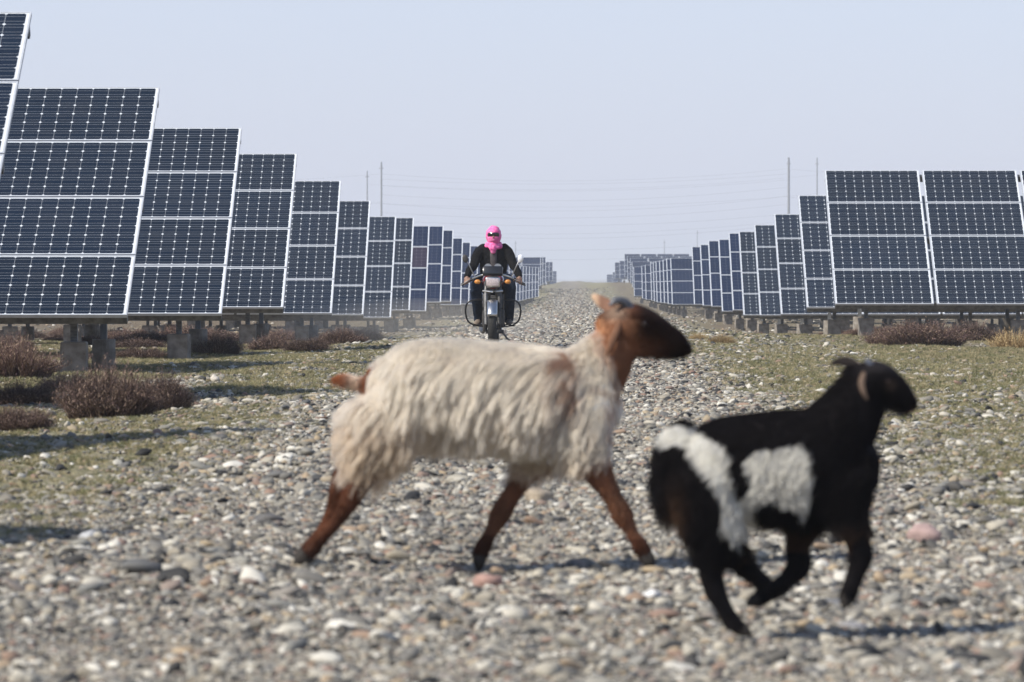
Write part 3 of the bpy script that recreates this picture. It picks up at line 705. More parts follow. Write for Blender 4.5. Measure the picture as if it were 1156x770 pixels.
# ------------------------------------------------------------------ animals
def strands(name, base, normals, dirfn, length, rad, colfn, parent, seed, nseg=6, clump=.6, csize=.035, curl=0.0):
    """long-wool strands that gather into locks"""
    rg = np.random.default_rng(seed); n = len(base)
    D0 = dirfn(base, normals); D0 /= np.linalg.norm(D0, axis=1)[:, None]
    Ln = length(base) * rg.uniform(.75, 1.15, n)
    ph = [vnoise(base, 9, k * 7.7 + 3) for k in range(3)]
    D0 = D0 + .55 * np.stack(ph, 1) + rg.normal(0, .10, (n, 3)); D0 /= np.linalg.norm(D0, axis=1)[:, None]
    key = np.floor(base / csize + 100).astype(int); h = (key[:, 0] * 73856093 ^ key[:, 1] * 19349663 ^ key[:, 2] * 83492791) & 0xffffff
    uq, inv = np.unique(h, return_inverse=True); cnt = np.bincount(inv); lo_t = (1 - .75 * sstep(.3, .9, normals[:, 2])); Ln *= 1 + (rg.uniform(-.32, .32, len(uq))[inv]) * lo_t; D0 += rg.normal(0, .11, (len(uq), 3))[inv] * lo_t[:, None]
    t = np.linspace(0, 1, nseg)[None, :, None]
    down = np.array([0, 0, -1.0])
    P = base[:, None, :] + (D0[:, None, :] * t + (normals * .25)[:, None, :] * t * (1 - t) + down * .45 * t ** 2) * Ln[:, None, None]
    mean = np.zeros((len(uq), nseg, 3)); np.add.at(mean, inv, P); mean /= cnt[:, None, None]
    f = clump * t ** 1.3 * rg.uniform(.5, 1, n)[:, None, None]
    P = P * (1 - f) + mean[inv] * f
    if curl:
        a = rg.uniform(0, 6.28, n)[:, None] + np.linspace(0, 7, nseg)[None, :]
        P[:, :, 0] += np.cos(a) * curl * t[:, :, 0]; P[:, :, 2] += np.sin(a) * curl * t[:, :, 0]
    cv = bpy.data.hair_curves.new(name); cv.add_curves([nseg] * n)
    cv.attributes['position'].data.foreach_set('vector', P.astype(np.float32).ravel())
    ra = cv.attributes.get('radius') or cv.attributes.new('radius', 'FLOAT', 'POINT')
    ra.data.foreach_set('value', (np.ones((n, 1)) * rad * np.linspace(1, .35, nseg)[None, :]).astype(np.float32).ravel())
    c = np.ones((n, 4)); ct = colfn(base, rg); tone = (rg.random(len(uq)) - .5)[inv][:, None]
    c[:, :3] = np.clip(ct * (1 + .20 * tone), 0, .97)
    ca = cv.attributes.new('tint', 'FLOAT_COLOR', 'CURVE'); ca.data.foreach_set('color', c.astype(np.float32).ravel())
    cv.materials.append(M['wool'] if name.startswith('fleece') and parent.name.startswith('sheep') else M['hair'])
    o = bpy.data.objects.new(name, cv); COL.objects.link(o); o.parent = parent; return o
def sample_surface(me, n, mask, seed):
    rg = np.random.default_rng(seed); me.calc_loop_triangles(); nt_ = len(me.loop_triangles)
    tri = np.empty(nt_ * 3, int); me.loop_triangles.foreach_get('vertices', tri); tri = tri.reshape(-1, 3)
    co = np.empty(len(me.vertices) * 3); me.vertices.foreach_get('co', co); co = co.reshape(-1, 3)
    no = np.empty(len(me.vertices) * 3); me.vertices.foreach_get('normal', no); no = no.reshape(-1, 3)
    A, B_, C_ = co[tri[:, 0]], co[tri[:, 1]], co[tri[:, 2]]; cen = (A + B_ + C_) / 3; area = np.linalg.norm(np.cross(B_ - A, C_ - A), axis=1) * mask(cen)
    i = rg.choice(nt_, n, p=area / area.sum()); u, v = rg.random(n), rg.random(n); s = u + v > 1; u[s], v[s] = 1 - u[s], 1 - v[s]
    P = A[i] + (B_ - A)[i] * u[:, None] + (C_ - A)[i] * v[:, None]; Nn = no[tri[i, 0]]
    return P, Nn / (np.linalg.norm(Nn, axis=1)[:, None] + 1e-9)

class Draw:
    """side-view drawing units to metres: x forward, z up, y the animal's left and right"""
    def __init__(s, x0, g, k): s.x0, s.g, s.k = x0, g, k
    def p(s, x, y, d=0): return ((x - s.x0) / s.k, d / s.k, (s.g - y) / s.k)
    def chain(s, mb, nodes, **kw):
        P = [s.p(n[0], n[1], n[2]) for n in nodes]; ra = [n[3] / s.k for n in nodes]; rb = [(n[4] if len(n) > 4 else n[3]) / s.k for n in nodes]
        mb.tube(P, ra, rb, ref=(0, 1, 0), n=20, k=4, cap='round', **kw)
    def px(s, co): return co[:, 0] * s.k + s.x0, s.g - co[:, 2] * s.k

# ---- adult sheep
S = Draw(545, 640, 352); D_S = 14.2
sheep = empty('sheep', ((545 - 645) * D_S / 5000, D_S, tz(-.28, D_S) + .012)); tag(sheep, 'brown-headed sheep with long cream fleece striding right across the gravel track', 'sheep')
mb = MB()
S.chain(mb, [(444, 428, 0, 30, 38), (454, 428, 0, 42, 50), (478, 428, 0, 50, 59), (530, 433, 0, 54, 63), (590, 441, 0, 57, 62), (632, 443, 0, 54, 55), (659, 444, 0, 42, 46)])
S.chain(mb, [(642, 436, 0, 43, 42), (663, 424, 0, 41, 34), (680, 407, 0, 33, 27), (690, 389, 0, 27, 23), (697, 372, 0, 23, 21)])
S.chain(mb, [(688, 360, 0, 15, 15), (700, 360, 0, 23, 22), (714, 362, 0, 25, 24), (730, 367, 0, 23, 20), (747, 375, 0, 19, 16), (760, 381, 0, 16, 14), (768, 385, 0, 13, 12.5), (774, 388, 0, 8, 9)])   # head, roman nose
S.chain(mb, [(712, 384, 0, 13, 13), (735, 389, 0, 9, 11), (758, 393, 0, 6.5, 9), (766, 395, 0, 4.5, 7)])     # lower jaw
# near hind leg: thigh, hock, cannon, pastern
S.chain(mb, [(458, 450, -32, 38, 30), (434, 482, -37, 36, 26), (420, 512, -38, 25, 18), (410, 534, -38, 14, 11), (400, 551, -38, 13, 9.5), (384, 578, -38, 8, 7), (363, 601, -38, 8, 7), (355, 612, -38, 9, 8), (346, 621, -38, 8, 7.5)])
S.chain(mb, [(450, 448, 32, 38, 30), (420, 482, 37, 32, 24), (399, 508, 38, 20, 15), (386, 530, 38, 11, 9), (381, 552, 38, 12, 9), (371, 580, 38, 7.5, 6.5), (357, 604, 38, 7.5, 7), (349, 613, 38, 8.5, 8), (342, 622, 38, 7.5, 7)])
# front leg swept back (far side)
S.chain(mb, [(645, 462, 28, 38, 22), (625, 498, 30, 27, 17), (598, 522, 30, 17, 12), (579, 552, 30, 10, 8.5), (565, 576, 30, 11.5, 10), (554, 597, 30, 7, 6.5), (544, 615, 30, 9, 8), (541, 626, 30, 8, 7.5)])
# front leg reaching forward (near side)
S.chain(mb, [(650, 458, -32, 40, 22), (660, 495, -34, 30, 18), (674, 523, -34, 18, 13), (691, 552, -34, 10.5, 9), (702, 572, -34, 12, 10), (713, 593, -34, 7, 6.5), (723, 609, -34, 9, 8), (730, 621, -34, 8, 7.5)])
S.chain(mb, [(716, 600, -34, 4, 4), (722, 598, -34, 3, 3)])
S.chain(mb, [(440, 425, 0, 16, 18), (420, 427, 0, 9, 12), (403, 425, 0, 5.5, 8), (390, 421, 0, 5.5, 7), (378, 423, 0, 3.5, 4.5)])     # tail
S.chain(mb, [(428, 445, 0, 18, 24), (418, 465, 0, 18, 24)])
body = remeshed(mb, .0075, 5)
def fleece_mask(co):
    x, y = S.px(co); nz = 10 * vnoise(co, 16, 4) + 5 * vnoise(co, 50, 8)
    edge = np.minimum((np.minimum(667 + (y - 374) * .40, 701) - x + nz * .6), (nz + np.where(x < 500, np.interp(x, [380, 395, 412, 440, 480], [496, 510, 522, 518, 502]), np.interp(x, [500, 620, 650, 690], [530, 522, 516, 508]))) - y)
    w = np.where(edge > 0, 1.0, np.where(edge > -13, .28, 0)); w = np.where((x < 444) & (y < 438) & (y > 408) & (np.abs(co[:, 1]) < .055), 0, w)
    return w
def coat_sheep(co):
    x, y = S.px(co); n = vnoise(co, 14)
    brown = np.array([.095, .036, .018]); dark = np.array([.013, .006, .0045]); cream = np.array([.86, .81, .70]); rust = np.array([.26, .10, .045])
    c = np.tile(brown, (len(co), 1)) * (1 + .5 * n)[:, None]
    nt_ = (sstep(655, 675, x) * (y < 520) * (y > 355))[:, None]; c = c * (1 - nt_) + np.array([.24, .115, .062]) * (1 + .4 * n)[:, None] * nt_
    hd = sstep(704, 730, x + n * 8) * (y < 404)
    c = c * (1 - hd[:, None]) + (dark * (1 + .3 * n)[:, None]) * hd[:, None]
    ck = np.exp(-((x - 722) ** 2 / 500 + (y - 388) ** 2 / 150)); c = c + ck[:, None] * np.array([.13, .055, .026])
    fl = fleece_mask(co); c = np.where(fl[:, None] > .5, cream, np.where(fl[:, None] > 0, cream * .25 + c * .75, c)); nkb = (np.exp(-((x - 668) ** 2 / 200 + (y - 366) ** 2 / 120)))[:, None]; c = c * (1 - nkb) + np.array([.50, .27, .14]) * nkb
    crown = np.exp(-((x - 694) ** 2 / 120 + (y - 348) ** 2 / 90)); c = c * (1 - .7 * crown[:, None]) + np.array([.42, .32, .24]) * .7 * crown[:, None]
    tl = (x < 446) & (y < 444) & (y > 404) & (np.abs(co[:, 1]) < .07); c = np.where(tl[:, None], rust * (1 + .4 * n)[:, None], c)
    tm = (tl * np.exp(-((x + 5 * n - 399) ** 2 / 60)))[:, None] * .9; c = c * (1 - tm) + np.array([.60, .50, .40]) * tm
    foot = sstep(596, 622, y); c = c * (1 - .75 * foot[:, None]) + np.array([.03, .014, .01]) * .75 * foot[:, None]
    frontleg = (x > 520) & (y > 520) & (y < 600); c = np.where(frontleg[:, None], c * 1.3 + np.array([.05, .032, .020]), c)
    return np.clip(c, 0, 1)
paint(body, coat_sheep)
bo = link('body', body, sheep, M['coat'])
def hoof(parent, D, x, y, d, ang, s=1):
    for k in (-1, 1):
        mb = MB(); L_ = 15 * s
        a = R(ang); dx, dy = math.cos(a), -math.sin(a)
        mb.tube([D.p(x, y, 0), D.p(x + dx * L_ * .5, y - dy * L_ * .5, 0), D.p(x + dx * L_, y - dy * L_, 0)], [v * s / D.k for v in (8, 7.5, 3)], [v * s / D.k for v in (4.2, 4.4, 2.2)], ref=(0, 1, 0), n=12, k=3, cap='round')
        o = mb.build('hoof', M['hoof'], parent); o.location.y = (d + k * 4 * s) / D.k
for x, y, d, an in ((347, 620, -38, -142), (342, 621, 38, -140), (541, 625, 30, -95), (729, 620, -34, -62)): hoof(sheep, S, x, y, d, -an)
def S_dir(P, Nn):
    d = Nn * .50 + np.array([-.62, 0, -.72]); top = sstep(.25, .9, Nn[:, 2])[:, None]
    side = np.sign(P[:, 1:2]) * np.array([[0, 1.0, 0]])
    return d * (1 - top) + top * (Nn * .25 + np.array([-.75, 0, .0]) + side * .55)
def S_len(P):
    x, y = S.px(P); l = .066 - .032 * sstep(470, 500, y); l = np.where((x < 480) & (y > 460), .050, l); l = np.where(y < 400, .040, l); l = np.where((x < 445) & (y < 445), .028, l); l = np.where(x > 640, np.minimum(l, .042), l); return np.where(x > 672, .026, l)
def S_col(P, rg):
    x, y = S.px(P); n = vnoise(P, 7, 2); n2 = vnoise(P, 26, 5)
    cream = np.array([.96, .90, .73]); tan = np.array([.55, .35, .16]); br = np.array([.22, .085, .045]); dk = np.array([.20, .13, .09])
    c = np.tile(cream, (len(P), 1))
    f = np.clip(sstep(425, 505, y) * sstep(570, 410, x) * 1.2 + .16 * sstep(.15, .5, n), 0, .85)[:, None] * rg.uniform(.4, 1, (len(P), 1)); c = c * (1 - f) + tan * f
    bl = (sstep(495, 520, y) * .6)[:, None] * rg.random((len(P), 1)); c = c * (1 - bl) + tan * bl
    st = np.exp(-((x - 640 - (y - 420) * .12) ** 2 / 180)) * sstep(385, 400, y) * sstep(475, 445, y); st = np.clip(st * (1.0 + n2 * 1.8), 0, .9)[:, None]; c = c * (1 - st) + br * st
    nk = (sstep(672, 700, x + n2 * 20) * (.75 + n2))[:, None].clip(0, .85); c = c * (1 - nk) + np.array([.38, .22, .15]) * nk; lo_ = (sstep(-.5, .5, 14 * (fleece_mask(P) < .5)))[:, None]; c = c * (1 - .6 * lo_) + np.array([.42, .24, .13]) * .6 * lo_
    d2 = (rg.random(len(P)) < .02 + .12 * (n2 > .2) * (.5 + sstep(440, 500, y)))[:, None]; c = np.where(d2, dk, c)  # dark brown strands put the shade between locks into the wool colour
    return c * rg.uniform(.88, 1.10, (len(P), 1))
P, Nn = sample_surface(body, 150000, fleece_mask, 5)
P2_, N2_ = sample_surface(body, 50000, lambda c: (fleece_mask(c) > .5) * 1.0, 6)
strands('fleece_down', P2_, N2_, lambda P_, N_: N_ * .9 + np.array([-.5, 0, -.45]), lambda P_: np.full(len(P_), .020), .0007, S_col, sheep, 12, 4, .2, .012)
strands('fleece', P, Nn, S_dir, S_len, .00062, S_col, sheep, 11, 8, .58, .018, .002)
def short_hair(me, parent, fn, mask, n, seed, ln=.007):
    P, Nn = sample_surface(me, n, mask, seed)
    strands('short_hair', P, Nn, lambda P_, N_: N_ * .55 + np.array([-.45, 0, -.55]), lambda P_: np.full(len(P_), ln), .00045, lambda P_, rg: fn(P_) * 1.25 * rg.uniform(.7, 1.4, (len(P_), 1)), parent, seed, 3, .35, .010)
short_hair(body, sheep, coat_sheep, lambda c: (fleece_mask(c) < .5) * 1.0 * (S.px(c)[1] < 626), 45000, 31)
def ear(D, parent, pts, r1, r2, mat, name='ear'):
    mb = MB(); mb.tube([D.p(*q) for q in pts], [v / D.k for v in r1], [v / D.k for v in r2], ref=(0, 1, 0), n=14, k=5, cap='round')
    me = mb.mesh(name); paint(me, mat); return link(name, me, parent, M['coat'], True)
def flat(c, v=.25):
    c = np.array(c); return lambda co: np.clip(c * (1 + v * vnoise(co, 40))[:, None], 0, 1)
def earcol(c1, c2, D, x0, x1):
    def f(co):
        x, y = D.px(co); t = sstep(x0, x1, x)[:, None]; return np.array(c1) * (1 - t) + np.array(c2) * t
    return f
ear(S, sheep, [(700, 358, -19), (695, 370, -26), (689, 384, -29), (685, 394, -28)], [3.6, 4.4, 4, 2], [2.5, 2.5, 2.2, 1.5], flat((.17, .085, .05)))
ear(S, sheep, [(700, 352, 18), (690, 343, 28), (680, 336, 33), (670, 329, 34)], [5, 7, 7, 3], [2.5, 2.5, 2.2, 1.5], earcol((.62, .42, .28), (.22, .12, .08), S, 672, 679))
for d in (-1, 1):
    mb = MB(); mb.tube([S.p(712, 344, 9 * d), S.p(705, 336, 13 * d), S.p(696, 334, 17 * d), S.p(689, 339, 20 * d)], [v / 352 for v in (5.5, 5, 4, 1.8)], ref=(0, 1, 0), n=14, k=5, cap='round'); mb.build('horn', M['horn_dark'], sheep)
    mb = MB(); mb.ball(S.p(726, 360, 19.0 * d), (4.2 / 352, 2.8 / 352, 3.8 / 352)); mb.build('eye', M['eyes'], sheep)
mb = MB()
for d in (-1, 1): mb.ball(S.p(774, 384, 5.5 * d), (3.5 / 352, 2.6 / 352, 2.2 / 352))
mb.build('nostrils', M['nose'], sheep)

short_hair(body, sheep, coat_sheep, lambda c: ((S.px(c)[0] < 446) & (S.px(c)[1] < 444) & (S.px(c)[1] > 404)) * (np.abs(c[:, 1]) < .06) * 1.0, 5000, 41, .016)

# ---- black and white lamb
Bk = Draw(890, 721, 438.6); D_B = 11.4
lamb = empty('lamb', ((890 - 645) * D_B / 5000, D_B, tz(.56, D_B) + .02)); tag(lamb, 'running black lamb with white patches on flank and rump, nearest the camera', 'lamb')
mb = MB()
Bk.chain(mb, [(772, 520, 0, 28, 32), (784, 525, 0, 42, 43), (815, 530, 0, 54, 50), (865, 531, 0, 61, 55), (915, 530, 0, 63, 54), (944, 527, 0, 58, 47), (960, 528, 0, 36, 34)])
Bk.chain(mb, [(940, 500, 0, 44, 40), (958, 476, 0, 37, 32), (970, 452, 0, 29, 25), (978, 436, 0, 23, 22)])
Bk.chain(mb, [(968, 430, 0, 14, 15), (979, 431, 0, 20, 20), (993, 434, 0, 21, 20), (1006, 441, 0, 18, 16), (1017, 449, 0, 14.5, 13), (1025, 455, 0, 11, 11), (1030, 458, 0, 7, 8)])
Bk.chain(mb, [(990, 452, 0, 13, 12), (1008, 461, 0, 7, 9), (1022, 466, 0, 5, 7)])
# hind near, pushing down
Bk.chain(mb, [(794, 548, -30, 38, 27), (802, 590, -32, 34, 24), (805, 620, -32, 23, 17), (802, 644, -32, 14, 11), (806, 664, -32, 12, 10), (817, 688, -32, 9, 8), (827, 704, -32, 9.5, 8.5), (835, 712, -32, 9, 8)])
# hind far, swinging forward
Bk.chain(mb, [(796, 550, 28, 36, 26), (814, 598, 30, 30, 20), (828, 628, 30, 17, 13), (843, 645, 30, 13, 11), (856, 657, 30, 10, 9), (868, 668, 30, 9, 8), (876, 673, 30, 8, 7)])
# front far, folded back
Bk.chain(mb, [(935, 556, 24, 34, 22), (913, 592, 26, 21, 15), (903, 620, 26, 13, 11), (904, 643, 26, 13, 11), (892, 658, 26, 9.5, 8.5), (877, 670, 26, 9, 8), (864, 677, 26, 9, 8), (856, 683, 26, 8, 7)])
# front near, lifted
Bk.chain(mb, [(948, 548, -28, 38, 22), (957, 584, -30, 22, 15), (967, 610, -30, 13, 11), (970, 630, -30, 12.5, 11), (965, 648, -30, 9, 8), (959, 666, -30, 9, 8.2), (955, 676, -30, 8.5, 8)])
Bk.chain(mb, [(772, 495, 0, 16, 18), (756, 512, 0, 13, 17), (749, 545, 0, 11, 16), (751, 575, 0, 9, 12), (755, 592, 0, 5, 7)])        # hanging tail
lb = remeshed(mb, .006, 5)
poly = np.array([(52, 240), (62, 212), (115, 205), (150, 222), (215, 262), (234, 290), (225, 315), (238, 350), (250, 383), (274, 372), (280, 330), (262, 300), (272, 273), (330, 265), (400, 248), (425, 280), (434, 330), (428, 400), (412, 432), (388, 402), (340, 385), (305, 392), (292, 420), (302, 450), (290, 482), (250, 492), (212, 462), (205, 400), (180, 350), (150, 310), (123, 282), (125, 264), (90, 258), (60, 262)], float) / 2.2 + np.array([720, 390])
def inpoly(x, y, P):
    c = np.zeros(len(x), bool); j = len(P) - 1
    for i in range(len(P)):
        xi, yi, xj, yj = *P[i], *P[j]
        c ^= ((yi > y) != (yj > y)) & (x < (xj - xi) * (y - yi) / (yj - yi + 1e-9) + xi); j = i
    return c
def lamb_white(co):
    x, y = Bk.px(co); n = vnoise(co, 45) * 4; n2 = vnoise(co, 45, 9) * 4
    return inpoly(x + n, y + n2, poly)
def coat_lamb(co):
    n = vnoise(co, 20); x, y = Bk.px(co); w = lamb_white(co)
    c = np.tile(np.array([.013, .011, .012]), (len(co), 1)) * (1 + .4 * n)[:, None]
    br = ((sstep(590, 612, y) * (x > 840) * (x < 960) * (y < 628) * .35) + np.exp(-((x - 765) ** 2 / 120 + (y - 590) ** 2 / 900)) * .7)[:, None]
    c = c * (1 - br) + np.array([.12, .06, .035]) * br
    eye = np.exp(-((x - 1005) ** 2 / 40 + (y - 437) ** 2 / 30))[:, None]; c = c + eye * np.array([.05, .035, .025])
    return np.where(w[:, None], np.array([.55, .54, .52]), c)
paint(lb, coat_lamb); link('body', lb, lamb, M['coat'])
for x, y, d, an in ((834, 711, -32, 30), (875, 673, 30, 10), (857, 682, 26, 152), (955, 675, -30, 108)): hoof(lamb, Bk, x, y, d, an, .9)
def L_mask(co):
    x, y = Bk.px(co); return ((y < np.where(x < 860, 640, 606)) & (x < 966 + np.maximum(0, y - 475) * .35)).astype(float)
def L_dir(P, Nn): return Nn * .75 + np.array([-.5, 0, -.35])
def L_len(P):
    x, y = Bk.px(P); return np.where(y > 590, .022, .017)
def L_col(P, rg):
    w = lamb_white(P)[:, None]; x, y = Bk.px(P); n = vnoise(P, 25)
    bk = np.array([.014, .012, .013]) * rg.uniform(.7, 1.6, (len(P), 1)); br = (sstep(585, 612, y) * (x > 840) * .4 + np.exp(-((x - 765) ** 2 / 120 + (y - 590) ** 2 / 900)) * .8)[:, None] * rg.random((len(P), 1))
    bk = bk * (1 - br) + np.array([.20, .11, .06]) * br
    return np.where(w, np.array([.86, .84, .78]) * rg.uniform(.78, 1.08, (len(P), 1)) * (1 + .2 * n)[:, None], bk)
P, Nn = sample_surface(lb, 60000, L_mask, 8)
strands('fleece', P, Nn, L_dir, L_len, .00055, L_col, lamb, 17, 5, .5, .012, .0025)
short_hair(lb, lamb, coat_lamb, lambda c: (L_mask(c) < .5) * 1.0 * (Bk.px(c)[1] < 712), 30000, 37, .008)
ear(Bk, lamb, [(974, 426, -17), (971, 436, -24), (973, 446, -27), (977, 454, -26)], [3, 3.8, 3.2, 1.8], [2.2, 2.2, 2, 1.4], flat((.13, .09, .065)))
ear(Bk, lamb, [(972, 420, 17), (960, 414, 24), (949, 413, 27), (940, 416, 28)], [4, 6.5, 5, 2.5], [2.2, 2.4, 2, 1.4], flat((.018, .014, .013)))
for d in (-1, 1):
    MB().ball(Bk.p(1000, 435, 17.2 * d), (3.6 / 438, 2.4 / 438, 3.4 / 438)).build('eye', M['eyes'], lamb)
    MB().tube([Bk.p(983, 418, 8 * d), Bk.p(979, 412, 9 * d)], [5 / 438, 3 / 438], ref=(0, 1, 0), n=12, k=2, cap='round').build('poll_highlight', mat_noise('bluish_highlight', (.05, .055, .07), (.10, .11, .14), 20, .35), lamb)  # small bluish bumps, the highlight on the poll put into colour and shape

# ------------------------------------------------------------------ motorcycle (faces the camera, -Y)
D_M = 58.8; MX = -1.035
bike = empty('motorcycle', (MX, D_M, tz(MX, D_M) + .01)); tag(bike, 'black motorcycle with crash bars and round mirrors, coming head-on along the track', 'motorcycle')
def wheel(y, name, r=.30, w=.05):
    prof_ = [(r + .002, 0), (r - .004, w * .55), (r - .03, w), (r - .065, w * .8), (r - .07, 0), (r - .065, -w * .8), (r - .03, -w), (r - .004, -w * .55)]
    wh = MB().lathe(prof_, (0, 0, 0), 'X', 48).build(name, M['rubber'], bike); wh.location = (0, y, r)
    MB().lathe([(r - .062, .03), (r - .075, .03), (r - .085, .012), (r - .085, -.012), (r - .075, -.03), (r - .062, -.03)], (0, 0, 0), 'X', 40).build('rim', M['chrome'], wh)
    mb = MB()
    for k in range(18):
        a = 2 * PI * k / 18; mb.tube([(.02 * (-1) ** k, .03 * math.cos(a), .03 * math.sin(a)), (0, (r - .07) * math.cos(a + .2), (r - .07) * math.sin(a + .2))], .003, n=5, k=1)
    mb.build('spokes', M['chrome'], wh); MB().tube([(-.06, 0, 0), (.06, 0, 0)], .045, ref=(0, 0, 1), n=20, k=1).build('hub', M['engine'], wh)
    return wh
wheel(-.62, 'front_wheel', .30, .056); wheel(.66, 'rear_wheel', .30, .06)
for sx in (-1, 1):
    MB().tube([(sx * .085, -.62, .30), (sx * .09, -.56, .52), (sx * .09, -.45, .86)], [.024, .026, .026], n=14, k=2).build('fork', M['dusty_black'] if sx > 0 else M['engine'], bike)
mb = MB()     # front fender: curved blade over the tyre
V = []; n = 16
for i in range(n + 1):
    a = R(20 + 135 * i / n); r = .335
    for j in range(7):
        t = (j - 3) / 3; V.append((t * .068, -.62 - math.cos(a) * (r - .022 * t * t), .30 + math.sin(a) * (r - .022 * t * t)))
mb.add(V, [(i * 7 + j, i * 7 + j + 1, (i + 1) * 7 + j + 1, (i + 1) * 7 + j) for i in range(n) for j in range(6)])
fe = mb.build('front_fender', M['chrome'], bike); fe.modifiers.new('t', 'SOLIDIFY').thickness = .004
mb = MB().box((0, -.47, .74), (.20, .05, .03)).box((0, -.45, .86), (.20, .06, .03), bev=.008); mb.build('fork_clamp', M['engine'], bike)
hl = MB().box((0, -.55, .855), (.20, .13, .14), bev=.03).build('headlight', M['chrome'], bike)
MB().box((0, -.613, .855), (.165, .02, .10), bev=.008).build('lens', M['lens'], hl)
MB().tube([(-.13, -.50, .74), (0, -.545, .73), (.13, -.50, .74)], .014, n=8, k=3).build('headlight_bracket', M['chrome'], bike)
ic = MB().box((0, -.46, 1.0), (.27, .10, .12), (R(-25), 0, 0), bev=.025).build('instrument_cluster', M['black_paint'], bike)
for sx in (-1, 1): MB().lathe([(.0, 0), (.05, 0), (.05, .03), (.0, .03)], (sx * .065, -.41, 1.05), 'Y', 24, closed=False).build('gauge', M['chrome'], ic)
hb = MB().tube([(-.40, -.20, .83), (-.27, -.26, .90), (-.13, -.38, .95), (0, -.40, .93), (.13, -.38, .95), (.27, -.26, .90), (.40, -.20, .83)], .0125, ref=(0, 0, 1), n=10, k=4).build('handlebar', M['chrome'], bike)
for sx in (-1, 1):
    MB().tube([(sx * .28, -.255, .896), (sx * .41, -.195, .825)], .019, ref=(0, 0, 1), n=12, k=1, cap='round').build('grip', M['rubber'], bike)
    MB().tube([(sx * .27, -.28, .895), (sx * .34, -.30, .865), (sx * .43, -.27, .81)], .006, ref=(0, 0, 1), n=8, k=3).build('lever', M['engine'], bike)
    mi = MB().tube([(sx * .24, -.28, .92), (sx * .30, -.33, 1.05), (sx * .34, -.33, 1.13)], .007, n=8, k=3).build('mirror', M['chrome'], bike)
    MB().ball((sx * .365, -.335, 1.165), (.038, .018, .056), n=20, rot=(0, R(12 * sx), 0)).build('mirror_shell', M['mirror_glint'] if sx > 0 else M['dusty_black'], mi)  # sun glint painted on the right shell only
    MB().ball((sx * .365, -.322, 1.165), (.033, .010, .050), n=20).build('mirror_glass', M['mirror'], mi)
    ts = MB().tube([(sx * .08, -.50, .86), (sx * .16, -.50, .86)], .008, ref=(0, 0, 1), n=8, k=1).build('turn_signal', M['dusty_black'], bike)
    MB().ball((sx * .20, -.52, .86), (.042, .030, .031), n=16).build('signal_lens', M['amber'], ts)
    MB().tube([(sx * .10, -.20, .62), (sx * .26, -.24, .62), (sx * .35, -.24, .56), (sx * .36, -.22, .42), (sx * .30, -.18, .31), (sx * .10, -.12, .26)], .0125, ref=(0, 1, 0), n=10, k=5).build('crash_bar', M['black_paint'], bike)
    MB().tube([(sx * .08, .16, .28), (sx * .28, .16, .28)], .016, ref=(0, 0, 1), n=10, k=1).build('footrest', M['rubber'], bike)
tank = MB(); tank.tube([(0, -.34, .82), (0, -.22, .86), (0, -.02, .87), (0, .16, .80)], [.06, .10, .11, .06], [.08, .14, .15, .09], n=20, k=4, cap='round'); tank.build('fuel_tank', M['red_paint'], bike)
MB().tube([(0, .14, .82), (0, .35, .80), (0, .62, .84), (0, .80, .87)], [.035, .045, .045, .03], [.10, .14, .14, .11], n=18, k=3, cap='round').build('seat', M['rubber'], bike)
en = MB().box((0, -.02, .38), (.30, .32, .26), bev=.04); en.build('engine', M['dusty_black'], bike)
for sx in (-1, 1): MB().box((sx * .105, -.20, .60), (.07, .10, .20), (R(-12), 0, 0), bev=.02).build('side_cover', M['dusty_black'], bike)
cy = MB()
for k in range(8): cy.box((0, -.14, .50 + k * .022), (.17 - (k == 7) * .03, .16, .010), (R(-12), 0, 0))
cy.box((0, -.14, .57), (.11, .11, .20), (R(-12), 0, 0)); cy.build('cylinder_fins', M['engine'], bike)
MB().tube([(-.05, -.20, .52), (-.09, -.33, .42), (-.12, -.24, .22), (-.15, .2, .20), (-.17, .7, .27), (-.17, .95, .30)], [.02, .02, .02, .03, .045, .045], ref=(0, 0, 1), n=12, k=5).build('exhaust_pipe', M['engine'], bike)
fr = MB()
for sx in (-1, 1):
    fr.tube([(sx * .03, -.36, .84), (sx * .06, -.28, .55), (sx * .09, -.20, .26), (sx * .10, .2, .24), (sx * .10, .40, .42), (sx * .10, .55, .76)], .016, n=8, k=4)
    fr.tube([(sx * .10, .15, .30), (sx * .09, .66, .30)], .018, n=8, k=1); fr.tube([(sx * .12, .60, .36), (sx * .12, .50, .74)], .026, n=10, k=1)
fr.build('frame', M['black_paint'], bike)
V = []
for i in range(13):
    a = R(15 + 120 * i / 12)
    for j in range(5):
        t = (j - 2) / 2; V.append((t * .075, .66 + math.cos(a) * (.34 - .02 * t * t), .30 + math.sin(a) * (.34 - .02 * t * t)))
mb = MB(); mb.add(V, [(i * 5 + j, i * 5 + j + 1, (i + 1) * 5 + j + 1, (i + 1) * 5 + j) for i in range(12) for j in range(4)]); rf = mb.build('rear_fender', M['black_paint'], bike); rf.modifiers.new('t', 'SOLIDIFY').thickness = .004
MB().tube([(.08, .10, .24), (.17, .12, .12), (.22, .10, .08)], .012, n=8, k=3).build('gear_pedal', M['engine'], bike)
MB().box((.02, -.12, .20), (.24, .28, .05), bev=.01).build('skid_plate', M['dusty_black'], bike)

